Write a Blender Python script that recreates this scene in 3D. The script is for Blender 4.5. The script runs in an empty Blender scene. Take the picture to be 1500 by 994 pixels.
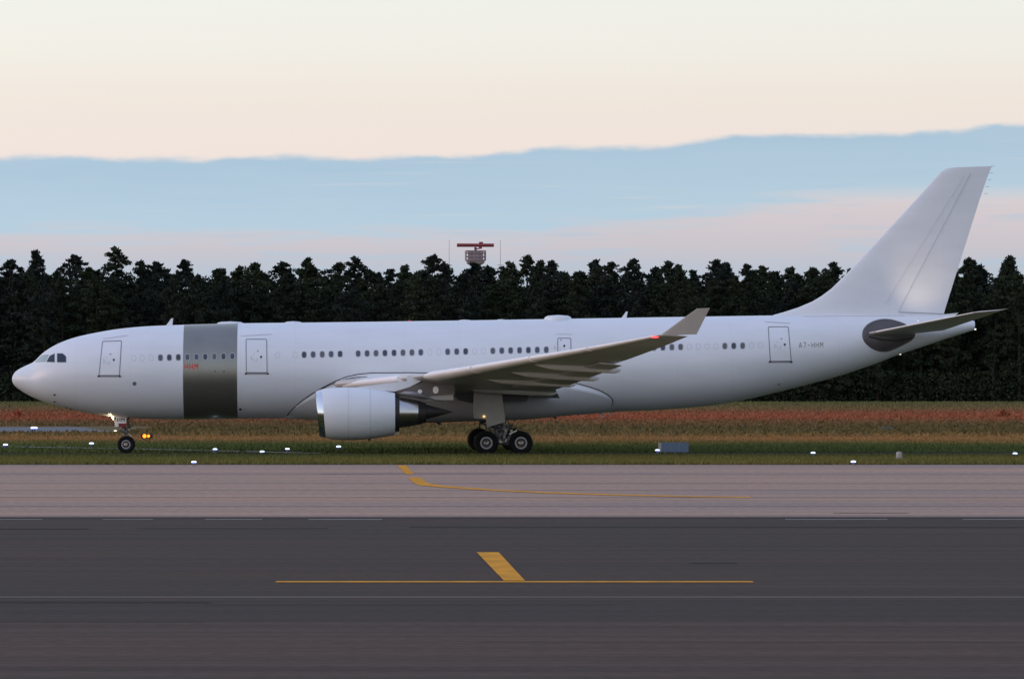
import bpy, math, random
import numpy as np
from mathutils import Vector, Matrix
random.seed(7); rng = np.random.default_rng(7)
R = math.radians
C = bpy.context.scene
COL = C.collection

# ------------------------------------------------------------------ camera
D, H, F, HZ = 260.0, 5.1, 6440.0, 536.5        # distance, eye height, focal length in photo pixels, horizon row
cd = bpy.data.cameras.new('camera'); cam = bpy.data.objects.new('camera', cd); COL.objects.link(cam)
cam.location = (0, -D, H); cam.rotation_euler = (R(90), 0, 0)
cd.sensor_width = 36; cd.lens = 36*F/1500; cd.shift_y = (HZ-497)/1500
cd.clip_start = 1; cd.clip_end = 20000
C.camera = cam
C.view_settings.view_transform = 'Standard'; C.view_settings.look = 'None'
C.view_settings.exposure = 0.0; C.view_settings.gamma = 1.0

# ------------------------------------------------------------------ sky
def lin(r, g, b):
    f = lambda c: (c/255/12.92 if c/255 <= .04045 else ((c/255+.055)/1.055)**2.4)
    return (f(r), f(g), f(b), 1)
SUN_AZ, SUN_EL = (-0.95, -0.31), 3.0
W = bpy.data.worlds.new('World'); C.world = W; W.use_nodes = True
nt = W.node_tree; nt.nodes.clear()
def N(t, **k):
    n = nt.nodes.new(t)
    for a, b in k.items(): setattr(n, a, b)
    return n
def L(a, b): nt.links.new(a, b)
def M_(op, a, b=None, c=None, clamp=False):
    n = N('ShaderNodeMath', operation=op, use_clamp=clamp)
    for i, v in enumerate((a, b, c)):
        if v is None: continue
        if isinstance(v, (int, float)): n.inputs[i].default_value = v
        else: L(v, n.inputs[i])
    return n.outputs[0]
def ramp(fac, stops, interp='LINEAR'):
    n = N('ShaderNodeValToRGB'); cr = n.color_ramp; cr.interpolation = interp
    while len(cr.elements) < len(stops): cr.elements.new(0.5)
    for e, (p, c) in zip(cr.elements, stops): e.position = p; e.color = c
    L(fac, n.inputs[0]); return n.outputs[0]
def mixc(fac, a, b, mode='MIX'):
    n = N('ShaderNodeMix', data_type='RGBA', blend_type=mode)
    if isinstance(fac, (int, float)): n.inputs[0].default_value = fac
    else: L(fac, n.inputs[0])
    for i, v in ((6, a), (7, b)):
        if isinstance(v, tuple): n.inputs[i].default_value = v
        else: L(v, n.inputs[i])
    return n.outputs[2]
tc = N('ShaderNodeTexCoord'); sep = N('ShaderNodeSeparateXYZ'); L(tc.outputs['Generated'], sep.inputs[0])
sx, sy, sz = sep.outputs
az = M_('ARCTAN2', sx, sy)                                    # 0 straight ahead of the photograph
zz = M_('MAXIMUM', sz, 0.0)
e1 = M_('POWER', zz, 0.5)                                      # finer steps near the horizon
def E(z): return z**0.5
clear = ramp(e1, [(0, lin(188,190,204)), (E(.022), lin(197,196,207)), (E(.036), lin(216,207,212)), (E(.048), lin(243,230,224)),
                  (E(.060), lin(243,233,225)), (E(.072), lin(244,241,233)), (E(.083), lin(243,244,238)), (E(.16), lin(226,232,234)),
                  (E(.35), lin(196,211,237)), (1, lin(164,180,222))])
# streaky cloud noise (stretched along the horizon)
def skynoise(sa, se, detail=4, off=0.0):
    cb = N('ShaderNodeCombineXYZ'); L(M_('MULTIPLY', az, sa), cb.inputs[0]); L(M_('MULTIPLY_ADD', sz, se, off), cb.inputs[1])
    n = N('ShaderNodeTexNoise'); n.inputs['Scale'].default_value = 1; n.inputs['Detail'].default_value = detail
    L(cb.outputs[0], n.inputs['Vector']); return n.outputs['Fac']
n5 = skynoise(160, 520, 5, 7.0); n1 = skynoise(26, 60, 4); n2 = skynoise(30, 420, 3, 3.0); n3 = skynoise(8, 200, 3, 9.0); n4 = skynoise(70, 160, 3, 5.0)
# upper edge of the blue cloud bank rises to the right
azc = M_('MINIMUM', M_('MAXIMUM', az, -0.4), 0.4)
a2 = M_('MULTIPLY', M_('MAXIMUM', M_('ADD', azc, 0.03), 0.0), 0.052)
top = M_('ADD', M_('ADD', a2, 0.0478), M_('ADD', M_('MULTIPLY', M_('SUBTRACT', n1, 0.5), 0.0052), M_('ADD', M_('MULTIPLY', M_('SUBTRACT', n4, 0.5), 0.0020), M_('MULTIPLY', M_('SUBTRACT', n5, 0.5), 0.0014))))
up = N('ShaderNodeMapRange', interpolation_type='SMOOTHSTEP'); L(M_('SUBTRACT', top, sz), up.inputs[0]); up.inputs[1].default_value = -0.0003; up.inputs[2].default_value = 0.0017
# lower edge of the bank: hazy, higher to the right
low = M_('ADD', M_('ADD', 0.0300, M_('MULTIPLY', M_('MAXIMUM', M_('ADD', azc, -0.005), 0.0), 0.12)), M_('MULTIPLY', M_('SUBTRACT', n2, 0.5), 0.012))
low = M_('MINIMUM', low, 0.039)
dn = N('ShaderNodeMapRange', interpolation_type='SMOOTHSTEP'); L(M_('SUBTRACT', sz, low), dn.inputs[0]); dn.inputs[1].default_value = -0.0030; dn.inputs[2].default_value = 0.0030
cloud = M_('MULTIPLY', up.outputs[0], dn.outputs[0])
bd = N('ShaderNodeMapRange'); L(M_('SUBTRACT', top, sz), bd.inputs[0]); bd.inputs[1].default_value = 0.0; bd.inputs[2].default_value = 0.016
bank = mixc(bd.outputs[0], lin(162,194,218), lin(181,208,226))
bank = mixc(M_('MULTIPLY', n3, .6), bank, lin(182,208,228))
bank = mixc(M_('MULTIPLY', n2, 0.30), bank, lin(194,212,228))
n6 = skynoise(20, 620, 4, 21.0)
wsp = N('ShaderNodeMapRange', interpolation_type='SMOOTHSTEP'); L(n6, wsp.inputs[0]); wsp.inputs[1].default_value = 0.60; wsp.inputs[2].default_value = 0.74
bank = mixc(M_('MULTIPLY', wsp.outputs[0], 0.20), bank, lin(226,218,218))
# a few blue streaks lower down, in the pink zone
st = N('ShaderNodeMapRange', interpolation_type='SMOOTHSTEP'); L(n2, st.inputs[0]); st.inputs[1].default_value = 0.52; st.inputs[2].default_value = 0.72
below = N('ShaderNodeMapRange'); L(sz, below.inputs[0]); below.inputs[1].default_value = 0.043; below.inputs[2].default_value = 0.034
clear2 = mixc(M_('MULTIPLY', M_('MULTIPLY', st.outputs[0], below.outputs[0]), 0.55), clear, lin(178,204,224))
hz_ = N('ShaderNodeMapRange'); L(sz, hz_.inputs[0]); hz_.inputs[1].default_value = 0.027; hz_.inputs[2].default_value = 0.020
clear2 = mixc(M_('MULTIPLY', hz_.outputs[0], 0.6), clear2, lin(178,202,220))
colr = mixc(cloud, clear2, bank)
# brighter afterglow on the side the light comes from
sd = N('ShaderNodeVectorMath', operation='DOT_PRODUCT'); L(tc.outputs['Generated'], sd.inputs[0]); sd.inputs[1].default_value = (SUN_AZ[0], SUN_AZ[1], 0.05)
glow = M_('MULTIPLY', M_('POWER', M_('MAXIMUM', M_('MULTIPLY_ADD', sd.outputs['Value'], 0.5, 0.5), 0.0), 2.0), 0.45)
gain = M_('ADD', 1.0, glow)
gn = N('ShaderNodeVectorMath', operation='SCALE'); L(colr, gn.inputs[0]); L(gain, gn.inputs['Scale'])
sky = N('ShaderNodeTexSky', sky_type='NISHITA'); sky.sun_disc = False
sky.sun_elevation = R(SUN_EL); sky.sun_rotation = math.atan2(SUN_AZ[0], SUN_AZ[1]); sky.air_density = 1.0; sky.dust_density = 1.0
b1 = N('ShaderNodeBackground'); L(gn.outputs[0], b1.inputs[0]); b1.inputs[1].default_value = 0.90
b2 = N('ShaderNodeBackground'); L(sky.outputs[0], b2.inputs[0]); b2.inputs[1].default_value = 0.012
ad = N('ShaderNodeAddShader'); L(b1.outputs[0], ad.inputs[0]); L(b2.outputs[0], ad.inputs[1])
wo = N('ShaderNodeOutputWorld'); L(ad.outputs[0], wo.inputs[0])
# ------------------------------------------------------------------ sun (very low, soft, warm)
sl = bpy.data.lights.new('sun', 'SUN'); so = bpy.data.objects.new('sun', sl); COL.objects.link(so)
sl.energy = 1.3; sl.angle = R(40); sl.color = (1.0, 0.62, 0.46)
sdv = Vector((SUN_AZ[0], SUN_AZ[1], math.tan(R(SUN_EL))))
so.rotation_euler = sdv.to_track_quat('Z', 'Y').to_euler(); so.location = (-60, -60, 60)

# ------------------------------------------------------------------ materials
MATS = {}
def mat(name, col, rough=.5, metal=0., var=0., vscale=(1,1,1), emit=None, spec=.5, bump=0., coat=0., lo=None):
    m = bpy.data.materials.new(name); m.use_nodes = True; MATS[name] = m
    global nt
    keep = nt; nt = m.node_tree
    p = nt.nodes['Principled BSDF']
    p.inputs['Roughness'].default_value = rough; p.inputs['Metallic'].default_value = metal
    p.inputs['Specular IOR Level'].default_value = spec; p.inputs['Coat Weight'].default_value = coat
    c = tuple(col[:3])+(1,)
    p.inputs['Base Color'].default_value = c
    if var:
        t = N('ShaderNodeTexCoord'); mp = N('ShaderNodeMapping'); mp.inputs['Scale'].default_value = vscale; L(t.outputs['Object'], mp.inputs[0])
        nz = N('ShaderNodeTexNoise'); nz.inputs['Scale'].default_value = 1; nz.inputs['Detail'].default_value = 5; L(mp.outputs[0], nz.inputs['Vector'])
        d = tuple(x*(1-var) for x in col[:3])+(1,) if lo is None else tuple(lo[:3])+(1,)
        b = tuple(min(1, x*(1+var*.6)) for x in col[:3])+(1,)
        L(ramp(nz.outputs['Fac'], [(.3, d), (.7, b)]), p.inputs['Base Color'])
        rr = N('ShaderNodeMapRange'); L(nz.outputs['Fac'], rr.inputs[0]); rr.inputs[3].default_value = max(0, rough-.06); rr.inputs[4].default_value = min(1, rough+.06)
        L(rr.outputs[0], p.inputs['Roughness'])
        if bump:
            bm_ = N('ShaderNodeBump'); bm_.inputs['Strength'].default_value = bump; L(nz.outputs['Fac'], bm_.inputs['Height']); L(bm_.outputs[0], p.inputs['Normal'])
    if emit:
        p.inputs['Emission Color'].default_value = tuple(emit[:3])+(1,); p.inputs['Emission Strength'].default_value = emit[3]
    nt = keep
    return m
def paint_mat(name, col, rough=.36):
    """white aircraft paint: faint frame and stringer lines, faint streaks of dirt"""
    m = mat(name, col, rough, coat=.12)
    global nt
    keep = nt; nt = m.node_tree; p = nt.nodes['Principled BSDF']
    t = N('ShaderNodeTexCoord'); s = N('ShaderNodeSeparateXYZ'); L(t.outputs['Object'], s.inputs[0])
    def line(o, period, w):
        fr = M_('FRACT', M_('MULTIPLY', o, 1/period)); return M_('LESS_THAN', fr, w/period)
    ln = M_('MAXIMUM', line(s.outputs[0], 3.2, .022), M_('MULTIPLY', line(M_('ADD', s.outputs[2], .35), 1.63, .016), .7))
    mp = N('ShaderNodeMapping'); mp.inputs['Scale'].default_value = (.35, .35, 1.3); L(t.outputs['Object'], mp.inputs[0])
    nz = N('ShaderNodeTexNoise'); nz.inputs['Scale'].default_value = 1; nz.inputs['Detail'].default_value = 6; L(mp.outputs[0], nz.inputs['Vector'])
    a = ramp(nz.outputs['Fac'], [(.3, tuple(x*.93 for x in col)+(1,)), (.7, tuple(col)+(1,))])
    L(mixc(M_('MULTIPLY', ln, .11), a, (.25,.25,.27,1)), p.inputs['Base Color'])
    nt = keep; return m
white = paint_mat('white_paint', (.775,.805,.855))
wing_grey = mat('wing_grey_paint', (.58,.57,.545), .4, var=.12, vscale=(.6,.6,.6))
slat_m = mat('slat_paint', (.88,.855,.85), .3, var=.05, vscale=(.5,.5,.5))
silver = mat('graphite_metallic_paint', (.29,.285,.25), .40, metal=.85, var=.08, vscale=(.7,.7,.7), coat=.3)
lipm = mat('polished_metal', (.82,.83,.85), .10, metal=1)
corem = mat('bare_metal_cowl', (.55,.54,.53), .22, metal=1, var=.15, vscale=(1.5,1.5,4))
darkm = mat('burnt_metal', (.045,.042,.042), .5, metal=.4, var=.3, vscale=(2,2,2))
plugm = mat('soot_metal', (.03,.028,.028), .55, var=.3, vscale=(2,2,2))
pylm = mat('pylon_shade_brown', (.13,.115,.105), .5, var=.2, vscale=(1,1,1))  # dark brown carries the shade on the pylon's side panel in its colour
sealm = mat('stabiliser_seal_grey', (.085,.08,.085), .45, var=.2, vscale=(1,1,1))
seam = mat('seam_dark', (.035,.035,.04), .6)
linem = mat('door_outline_grey', (.22,.22,.24), .5)
faint = mat('faint_outline', (.55,.55,.58), .5)
glass = mat('window_glass', (.075,.09,.125), .06, var=.3, vscale=(.4,.4,.4), spec=.6)
wshield = mat('windscreen_glass', (.36,.44,.42), .05, spec=.8)
cglass = mat('cockpit_glass', (.028,.045,.062), .05, spec=.35)
framem = mat('window_rim', (.42,.43,.46), .4)
tyrem = mat('tyre_rubber', (.009,.009,.010), .8, var=.25, vscale=(6,6,6), spec=.2)
rimm = mat('wheel_rim_grey', (.33,.33,.34), .4, metal=.3)
hubm = mat('wheel_hub_metal', (.40,.35,.30), .35, metal=.8)
hubdark = mat('wheel_disc_dark', (.07,.068,.07), .5, metal=.4)
strutm = mat('gear_strut_grey', (.24,.245,.26), .4, var=.2, vscale=(4,4,4))
hydm = mat('gear_hydraulics_dark', (.05,.05,.055), .5)
doorg = mat('gear_door_grey', (.40,.39,.37), .45, var=.1, vscale=(2,2,2))
redm = mat('red_paint', (.22,.022,.022), .5)
regred = mat('lettering_red', (.60,.03,.02), .5)
reggrey = mat('lettering_gold_grey', (.27,.245,.21), .4)
black = mat('lettering_black', (.02,.02,.022), .5)
lamp_w = mat('landing_lamp', (1,1,1), emit=(1,.78,.50,9))
lamp_s = mat('lamp_white', (1,1,1), emit=(1,.93,.80,1.6))
lamp_r = mat('nav_lamp_red', (.6,.02,.03), emit=(1,.06,.07,3))
lamp_rd = mat('beacon_red', (.6,.03,.03), emit=(1,.04,.03,.06))
lamp_b = mat('edge_lamp', (.8,.9,1), emit=(.66,.80,1,2.6))
lamp_bb = mat('edge_lamp_blue', (.05,.08,.5), .2, emit=(.12,.2,1,1.1))
lamp_a = mat('amber_lamp', (1,.5,.05), emit=(1,.24,.015,3.0))
lamp_warm = mat('small_warm_lamp', (1,.7,.4), emit=(1,.62,.25,1.1))

# ------------------------------------------------------------------ mesh helpers
class MB:
    def __init__(s): s.v = []; s.f = []; s.mi = []; s.m = []
    def idx(s, m):
        if m not in s.m: s.m.append(m)
        return s.m.index(m)
    def add(s, vs, fs, m):
        o = len(s.v); s.v += [tuple(map(float, p)) for p in vs]; k = s.idx(m)
        for f in fs: s.f.append([i+o for i in f]); s.mi.append(k)
    def grid(s, rows, m, closed=True, cap=False):
        n = len(rows[0]); vs = [p for r in rows for p in r]; fs = []
        for i in range(len(rows)-1):
            for j in range(n if closed else n-1):
                k = (j+1) % n; fs.append((i*n+j, i*n+k, (i+1)*n+k, (i+1)*n+j))
        if cap: fs.append(tuple(range(n))[::-1]); fs.append(tuple((len(rows)-1)*n+j for j in range(n)))
        s.add(vs, fs, m)
    def lathe(s, prof, c, m, axis='x', n=40, sy=1.0):
        rows = []
        for a, r in prof:
            row = []
            for j in range(n):
                t = 2*math.pi*j/n; u, w = r*math.cos(t), r*math.sin(t)
                row.append({'x': (c[0]+a, c[1]+u*sy, c[2]+w), 'y': (c[0]+u, c[1]+a, c[2]+w), 'z': (c[0]+u, c[1]+w, c[2]+a)}[axis])
            rows.append(row)
        s.grid(rows, m)
    def tube(s, path, r, m, n=8):
        P = [Vector(p) for p in path]; rows = []
        for i, p in enumerate(P):
            d = (P[min(i+1, len(P)-1)]-P[max(i-1, 0)]).normalized()
            u = d.orthogonal().normalized(); w = d.cross(u)
            rr = r[i] if isinstance(r, (list, tuple)) else r
            rows.append([p+u*(rr*math.cos(2*math.pi*j/n))+w*(rr*math.sin(2*math.pi*j/n)) for j in range(n)])
        s.grid(rows, m, cap=True)
    def box(s, c, d, m, rz=0., ry=0.):
        M = Matrix.Translation(c) @ Matrix.Rotation(rz, 4, 'Z') @ Matrix.Rotation(ry, 4, 'Y')
        vs = [M @ Vector((x*d[0]/2, y*d[1]/2, z*d[2]/2)) for x in (-1,1) for y in (-1,1) for z in (-1,1)]
        s.add(vs, [(0,1,3,2),(4,6,7,5),(0,4,5,1),(2,3,7,6),(0,2,6,4),(1,5,7,3)], m)
    def slab(s, pts, off, m):
        n = len(pts); P = [Vector(p) for p in pts]; o = Vector(off)
        s.add(P+[p+o for p in P], [tuple(range(n)), tuple(range(2*n-1, n-1, -1))]+[(i, (i+1) % n, n+(i+1) % n, n+i) for i in range(n)], m)
    def build(s, name, parent=None, smooth=True, angle=35, loc=None, recalc=True):
        me = bpy.data.meshes.new(name); me.from_pydata(s.v, [], s.f)
        for m in s.m: me.materials.append(m)
        me.polygons.foreach_set('material_index', s.mi)
        if recalc:
            import bmesh
            b = bmesh.new(); b.from_mesh(me); bmesh.ops.recalc_face_normals(b, faces=b.faces[:]); b.to_mesh(me); b.free()
        if smooth:
            me.polygons.foreach_set('use_smooth', [True]*len(s.f)); me.set_sharp_from_angle(angle=R(angle))
        me.update()
        o = bpy.data.objects.new(name, me); COL.objects.link(o)
        if parent: o.parent = parent
        if loc: o.location = loc
        return o
def tag(o, label=None, cat=None, group=None, kind=None):
    for k, v in (('label', label), ('category', cat), ('group', group), ('kind', kind)):
        if v: o[k] = v
    return o
def empty(name, loc=(0,0,0), rz=0., label=None, cat=None, group=None):
    o = bpy.data.objects.new(name, None); COL.objects.link(o); o.location = loc; o.rotation_euler = (0,0,rz); o.empty_display_size = .3
    return tag(o, label, cat, group)
def copy_tree(o, parent=None):
    c = o.copy(); COL.objects.link(c)
    if parent: c.parent = parent
    for ch in o.children: copy_tree(ch, c)
    return c
def pchip(xs, ys):
    xs = np.array(xs, float); ys = np.array(ys, float); h = np.diff(xs); d = np.diff(ys)/h; m = np.zeros(len(xs))
    for i in range(1, len(xs)-1):
        if d[i-1]*d[i] > 0:
            w1 = 2*h[i]+h[i-1]; w2 = h[i]+2*h[i-1]; m[i] = (w1+w2)/(w1/d[i-1]+w2/d[i])
    m[0] = d[0]; m[-1] = d[-1]
    def f(x):
        x = np.clip(x, xs[0], xs[-1]); i = min(max(int(np.searchsorted(xs, x))-1, 0), len(xs)-2)
        t = (x-xs[i])/h[i]
        return float((2*t**3-3*t**2+1)*ys[i]+(t**3-2*t**2+t)*h[i]*m[i]+(-2*t**3+3*t**2)*ys[i+1]+(t**3-t**2)*h[i]*m[i+1])
    return f
def depth(py): return F*H/(py-HZ)                 # distance along the ground of a photo row
def gpt(px, py):                                    # ground point seen at a photo pixel
    d = depth(py); return ((px-750)*d/F, d-D)

# ================================================================== SETTING: ground, pavements
def zone_material(name, bright=1.0):
    m = bpy.data.materials.new(name); m.use_nodes = True
    global nt
    keep = nt; nt = m.node_tree; p = nt.nodes['Principled BSDF']; p.inputs['Roughness'].default_value = .9; p.inputs['Specular IOR Level'].default_value = .1
    g = N('ShaderNodeNewGeometry'); s = N('ShaderNodeSeparateXYZ'); L(g.outputs['Position'], s.inputs[0])
    def nz(sx_, sy_, det=4):
        mp = N('ShaderNodeMapping'); mp.inputs['Scale'].default_value = (sx_, sy_, .5); L(g.outputs['Position'], mp.inputs[0])
        n = N('ShaderNodeTexNoise'); n.inputs['Scale'].default_value = 1; n.inputs['Detail'].default_value = det; L(mp.outputs[0], n.inputs['Vector']); return n.outputs['Fac']
    big = nz(.012, .03); mid = nz(.035, .12); fine = nz(.35, 1.3, 5)
    y = M_('ADD', s.outputs[1], M_('MULTIPLY', M_('SUBTRACT', big, .5), 34))
    y = M_('ADD', y, M_('MULTIPLY', M_('SUBTRACT', mid, .5), 14))
    # keep the strip by the concrete edge undistorted
    near = N('ShaderNodeMapRange'); L(s.outputs[1], near.inputs[0]); near.inputs[1].default_value = -5; near.inputs[2].default_value = 30
    yy = N('ShaderNodeMix', data_type='FLOAT'); L(near.outputs[0], yy.inputs[0]); L(s.outputs[1], yy.inputs[2]); L(y, yy.inputs[3])
    t = M_('DIVIDE', M_('ADD', yy.outputs[0], 60), 460, clamp=True)
    T = lambda Y: (Y+60)/460
    G = lambda r, g_, b: tuple(c*bright*k_ for c, k_ in zip(lin(r, g_, b)[:3], (2.02,1.95,1.75)))+(1,)
    a = ramp(t, [(0, G(84,80,50)), (T(-20), G(80,78,46)), (T(-12), G(58,62,40)), (T(4), G(56,66,40)), (T(26), G(62,70,42)), (T(38), G(96,80,54)),
                 (T(52), G(112,86,60)), (T(70), G(76,68,46)), (T(108), G(72,64,44)), (T(138), G(86,67,50)), (T(175), G(108,65,52)), (T(205), G(108,68,54)),
                 (T(228), G(100,68,54)), (T(262), G(88,74,56)), (T(330), G(74,74,52)), (1, G(70,74,50))])
    v = ramp(fine, [(.25, (.82,.83,.82,1)), (.5, (1,1,1,1)), (.75, (1.13,1.11,1.08,1))])
    v2 = ramp(mid, [(.3, (.8,.9,.8,1)), (.7, (1.15,1.05,1.0,1))])
    L(mixc(1.0, mixc(1.0, a, v, 'MULTIPLY'), v2, 'MULTIPLY'), p.inputs['Base Color'])
    nt = keep; return m
grass_m = zone_material('meadow_ground')
grass_b = zone_material('meadow_grass', 1.1)
def sheet(name, xs, ys, z, m, kind='structure'):
    o = MB(); rows = [[(x, y, z) for x in xs] for y in ys]; o.grid(rows, m, closed=False)
    return tag(o.build(name, smooth=False, recalc=False), kind=kind)
sheet('ground', np.linspace(-6000, 6000, 9), np.linspace(-1500, 12000, 9), -.02, grass_m)

def asphalt_mat(name, col, streak, warm, dark=.75):
    m = bpy.data.materials.new(name); m.use_nodes = True
    global nt
    keep = nt; nt = m.node_tree; p = nt.nodes['Principled BSDF']; p.inputs['Roughness'].default_value = .85; p.inputs['Specular IOR Level'].default_value = .12
    g = N('ShaderNodeTexCoord')
    def nz(sx_, sy_, det=4, rough=.55):
        mp = N('ShaderNodeMapping'); mp.inputs['Scale'].default_value = (sx_, sy_, 1); L(g.outputs['Object'], mp.inputs[0])
        n = N('ShaderNodeTexNoise'); n.inputs['Scale'].default_value = 1; n.inputs['Detail'].default_value = det; n.inputs['Roughness'].default_value = rough; L(mp.outputs[0], n.inputs['Vector']); return n.outputs['Fac']
    lanes = nz(.012, .75, 6, .75); fine = nz(3.0, 3.0, 4); patch = nz(.03, .06, 3); track = nz(.004, 1.6, 3, .7)
    c = col; base = ramp(lanes, [(.36, tuple(x*(1-streak) for x in c)+(1,)), (.64, tuple(x*(1+streak) for x in c)+(1,))])
    bands = nz(.003, .075, 2); base = mixc(1.0, base, ramp(bands, [(.38, (.86,.90,.96,1)), (.50, (1,1,1,1)), (.62, (1.15,1.07,1.03,1))]), 'MULTIPLY')
    base = mixc(1.0, base, ramp(fine, [(.3, (.80,.80,.80,1)), (.7, (1.2,1.2,1.2,1))]), 'MULTIPLY')
    base = mixc(1.0, base, ramp(patch, [(.35, (.93,.95,.98,1)), (.65, warm)]), 'MULTIPLY')
    base = mixc(1.0, base, ramp(track, [(.30, (dark,dark,dark,1)), (.40, (1,1,1,1))]), 'MULTIPLY')
    L(base, p.inputs['Base Color'])
    bp = N('ShaderNodeBump'); bp.inputs['Strength'].default_value = .12; bp.inputs['Distance'].default_value = .02; L(fine, bp.inputs['Height']); L(bp.outputs[0], p.inputs['Normal'])
    nt = keep; return m
conc_m = asphalt_mat('runway_concrete', (.385,.262,.195), .11, (1.05,1.0,.97,1), .92)
dark_m = asphalt_mat('apron_asphalt', (.0545,.039,.030), .30, (1.08,1.0,.97,1), .82)
taxi_m = asphalt_mat('taxiway_asphalt', (.050,.052,.042), .08, (1.0,1.0,.98,1), .9)
for m_ in (taxi_m,): m_.node_tree.nodes['Principled BSDF'].inputs['Specular IOR Level'].default_value = 0; m_.node_tree.nodes['Principled BSDF'].inputs['Roughness'].default_value = 1
Y0, Y1 = gpt(0, 680)[1], gpt(0, 757)[1]
sheet('concrete_pavement', np.linspace(-400, 400, 5), (Y1, Y0), .004, conc_m)
sheet('asphalt_apron', np.linspace(-600, 600, 5), (-700, Y1-.02), .004, dark_m)
dark_edge = mat('pavement_edge_dark', (.045,.043,.043), .85, spec=.1, var=.3, vscale=(.05,2,1))
sheet('pavement_edge', np.linspace(-400, 400, 3), (Y0-.9, Y0+.1), .009, dark_edge)
sheet('asphalt_seam', np.linspace(-400, 400, 3), (Y1-1.1, Y1+.1), .009, mat('asphalt_seam', (.045,.041,.040), .85, spec=.1, var=.25, vscale=(.02,1,1)))
Y2 = gpt(0, 912)[1]
old_m = asphalt_mat('older_asphalt', (.072,.048,.0365), .30, (1.06,1.0,.97,1), .82)
sheet('older_asphalt', np.linspace(-600, 600, 5), (-700, Y2), .010, old_m)
# taxiway the airliner rolls on (lies behind the grass strip), its branch and a far taxiway on the left
o = MB(); o.grid([[(-150, -150*math.tan(R(2.5))-11, .002), (150, 150*math.tan(R(2.5))-11, .002)], [(-150, -150*math.tan(R(2.5))+1.5, .002), (150, 150*math.tan(R(2.5))+1.5, .002)]], taxi_m, closed=False)
tag(o.build('taxiway', smooth=False, recalc=False), kind='structure')
path_m = mat('service_path_concrete', (.135,.12,.095), .85, var=.2, vscale=(.3,.3,1))
pa, pb, pc = gpt(-120, 651.5), gpt(200, 657), gpt(470, 663.5)
o = MB(); o.grid([[(x, y+1.1, .006) for x, y in (pa, pb, pc)], [(x, y-1.3, .006) for x, y in (pa, pb, pc)]], path_m, closed=False)
tag(o.build('service_path', smooth=False, recalc=False), kind='structure')
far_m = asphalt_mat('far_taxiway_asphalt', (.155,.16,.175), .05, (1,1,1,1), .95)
a1, a2_ = gpt(-200, 632.5), gpt(165, 632.5); b1_, b2_ = gpt(-200, 625.5), gpt(120, 625.5)
o = MB(); o.grid([[a1+(.01,), a2_+(.01,)], [b1_+(.01,), b2_+(.01,)]], far_m, closed=False)
tag(o.build('far_taxiway', smooth=False, recalc=False), kind='structure')

# painted markings
yel = mat('yellow_marking_paint', (.70,.30,.018), .8, spec=.1, var=.22, vscale=(1.5,.7,1))
yel2 = mat('worn_yellow_paint', (.50,.31,.15), .8, var=.25, vscale=(.2,1,1))
wht = mat('white_marking_paint', (.46,.41,.39), .8, spec=.1, var=.3, vscale=(.12,1,1))
pnk = mat('worn_white_paint', (.30,.225,.21), .8, spec=.1, var=.2, vscale=(.1,1,1))
crk = mat('crack_sealant', (.022,.019,.018), .9, spec=.05)
jnt = mat('joint_sealant', (.20,.16,.145), .85, spec=.1, var=.3, vscale=(.05,1,1))
def strip(name, px0, px1, py, w, m, z=.013):
    d = depth(py); y = d-D; x0, x1 = (px0-750)*d/F, (px1-750)*d/F
    o = MB(); o.grid([[(x, y-w/2, z) for x in np.linspace(x0, x1, 4)], [(x, y+w/2, z) for x in np.linspace(x0, x1, 4)]], m, closed=False)
    return tag(o.build(name, smooth=False, recalc=False), kind='structure')
def poly(name, pts, m, z=.017):
    o = MB(); o.add([gpt(*p)+(z,) for p in pts], [tuple(range(len(pts)))], m)
    return tag(o.build(name, smooth=False, recalc=False), kind='structure')
strip('yellow_stop_line', 404, 1103, 852, .62, yel)
poly('yellow_centre_line', [(738,850.6), (769,850.6), (730.5,809), (698,809)], yel, .018)
strip('thin_white_line', -900, 2400, 874.5, .26, pnk)
poly('yellow_dash', [(594,694.5), (606.5,694.5), (595,681.5), (582,681.5)], yel)
cv = [(597.5,699.2), (603,704.5), (608,708.3), (616,711.0), (640,713.4), (720,718.6), (800,722.6), (900,725.6), (1000,727.8), (1100,729.2)]
cu = [(616,699.2), (620,703), (624,706.2), (630,708.4), (650,711.4), (722,716.9), (802,720.9), (900,724.0), (1000,726.4), (1100,728.0)]
o = MB(); o.grid([[gpt(*p)+(.017,) for p in cv], [gpt(*p)+(.017,) for p in cu]], yel, closed=False)
tag(o.build('curved_yellow_line', smooth=False, recalc=False), kind='structure')
strip('worn_orange_line', -900, 2400, 731.8, .55, yel2, .012)
strip('worn_edge_line', -900, 2400, 755, .6, pnk, .012)
for p0, p1 in ((-80,62),(150,224),(300,384),(452,560),(1150,1300),(1410,1560)): strip('white_dash', p0, p1, 760.8, .30, wht, .014)
strip('white_dash', 555, 735, 693.2, .6, pnk); strip('white_dash', 470, 560, 693.6, .5, pnk); strip('white_dash', 926, 972, 692.4, .8, wht); strip('white_dash', 1260, 1520, 682.6, .6, wht)
for py, w in ((694.6,.5),(708,.5),(728.6,.7),(741.5,.22),(718,.3)): strip('pavement_joint', -900, 2400, py, w, jnt, .010)
for p0, p1, py, w in ((-50,130,774.6,.25),(600,1500,772.4,.22),(-60,310,882.5,.14),(200,480,774,.2),(1010,1080,825,.16),(1220,1330,751.5,.25),(-60,300,911.6,.10),(300,900,886,.05),(700,1600,941,.04)):
    strip('asphalt_crack', p0, p1, py, w, crk, .016)
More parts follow.
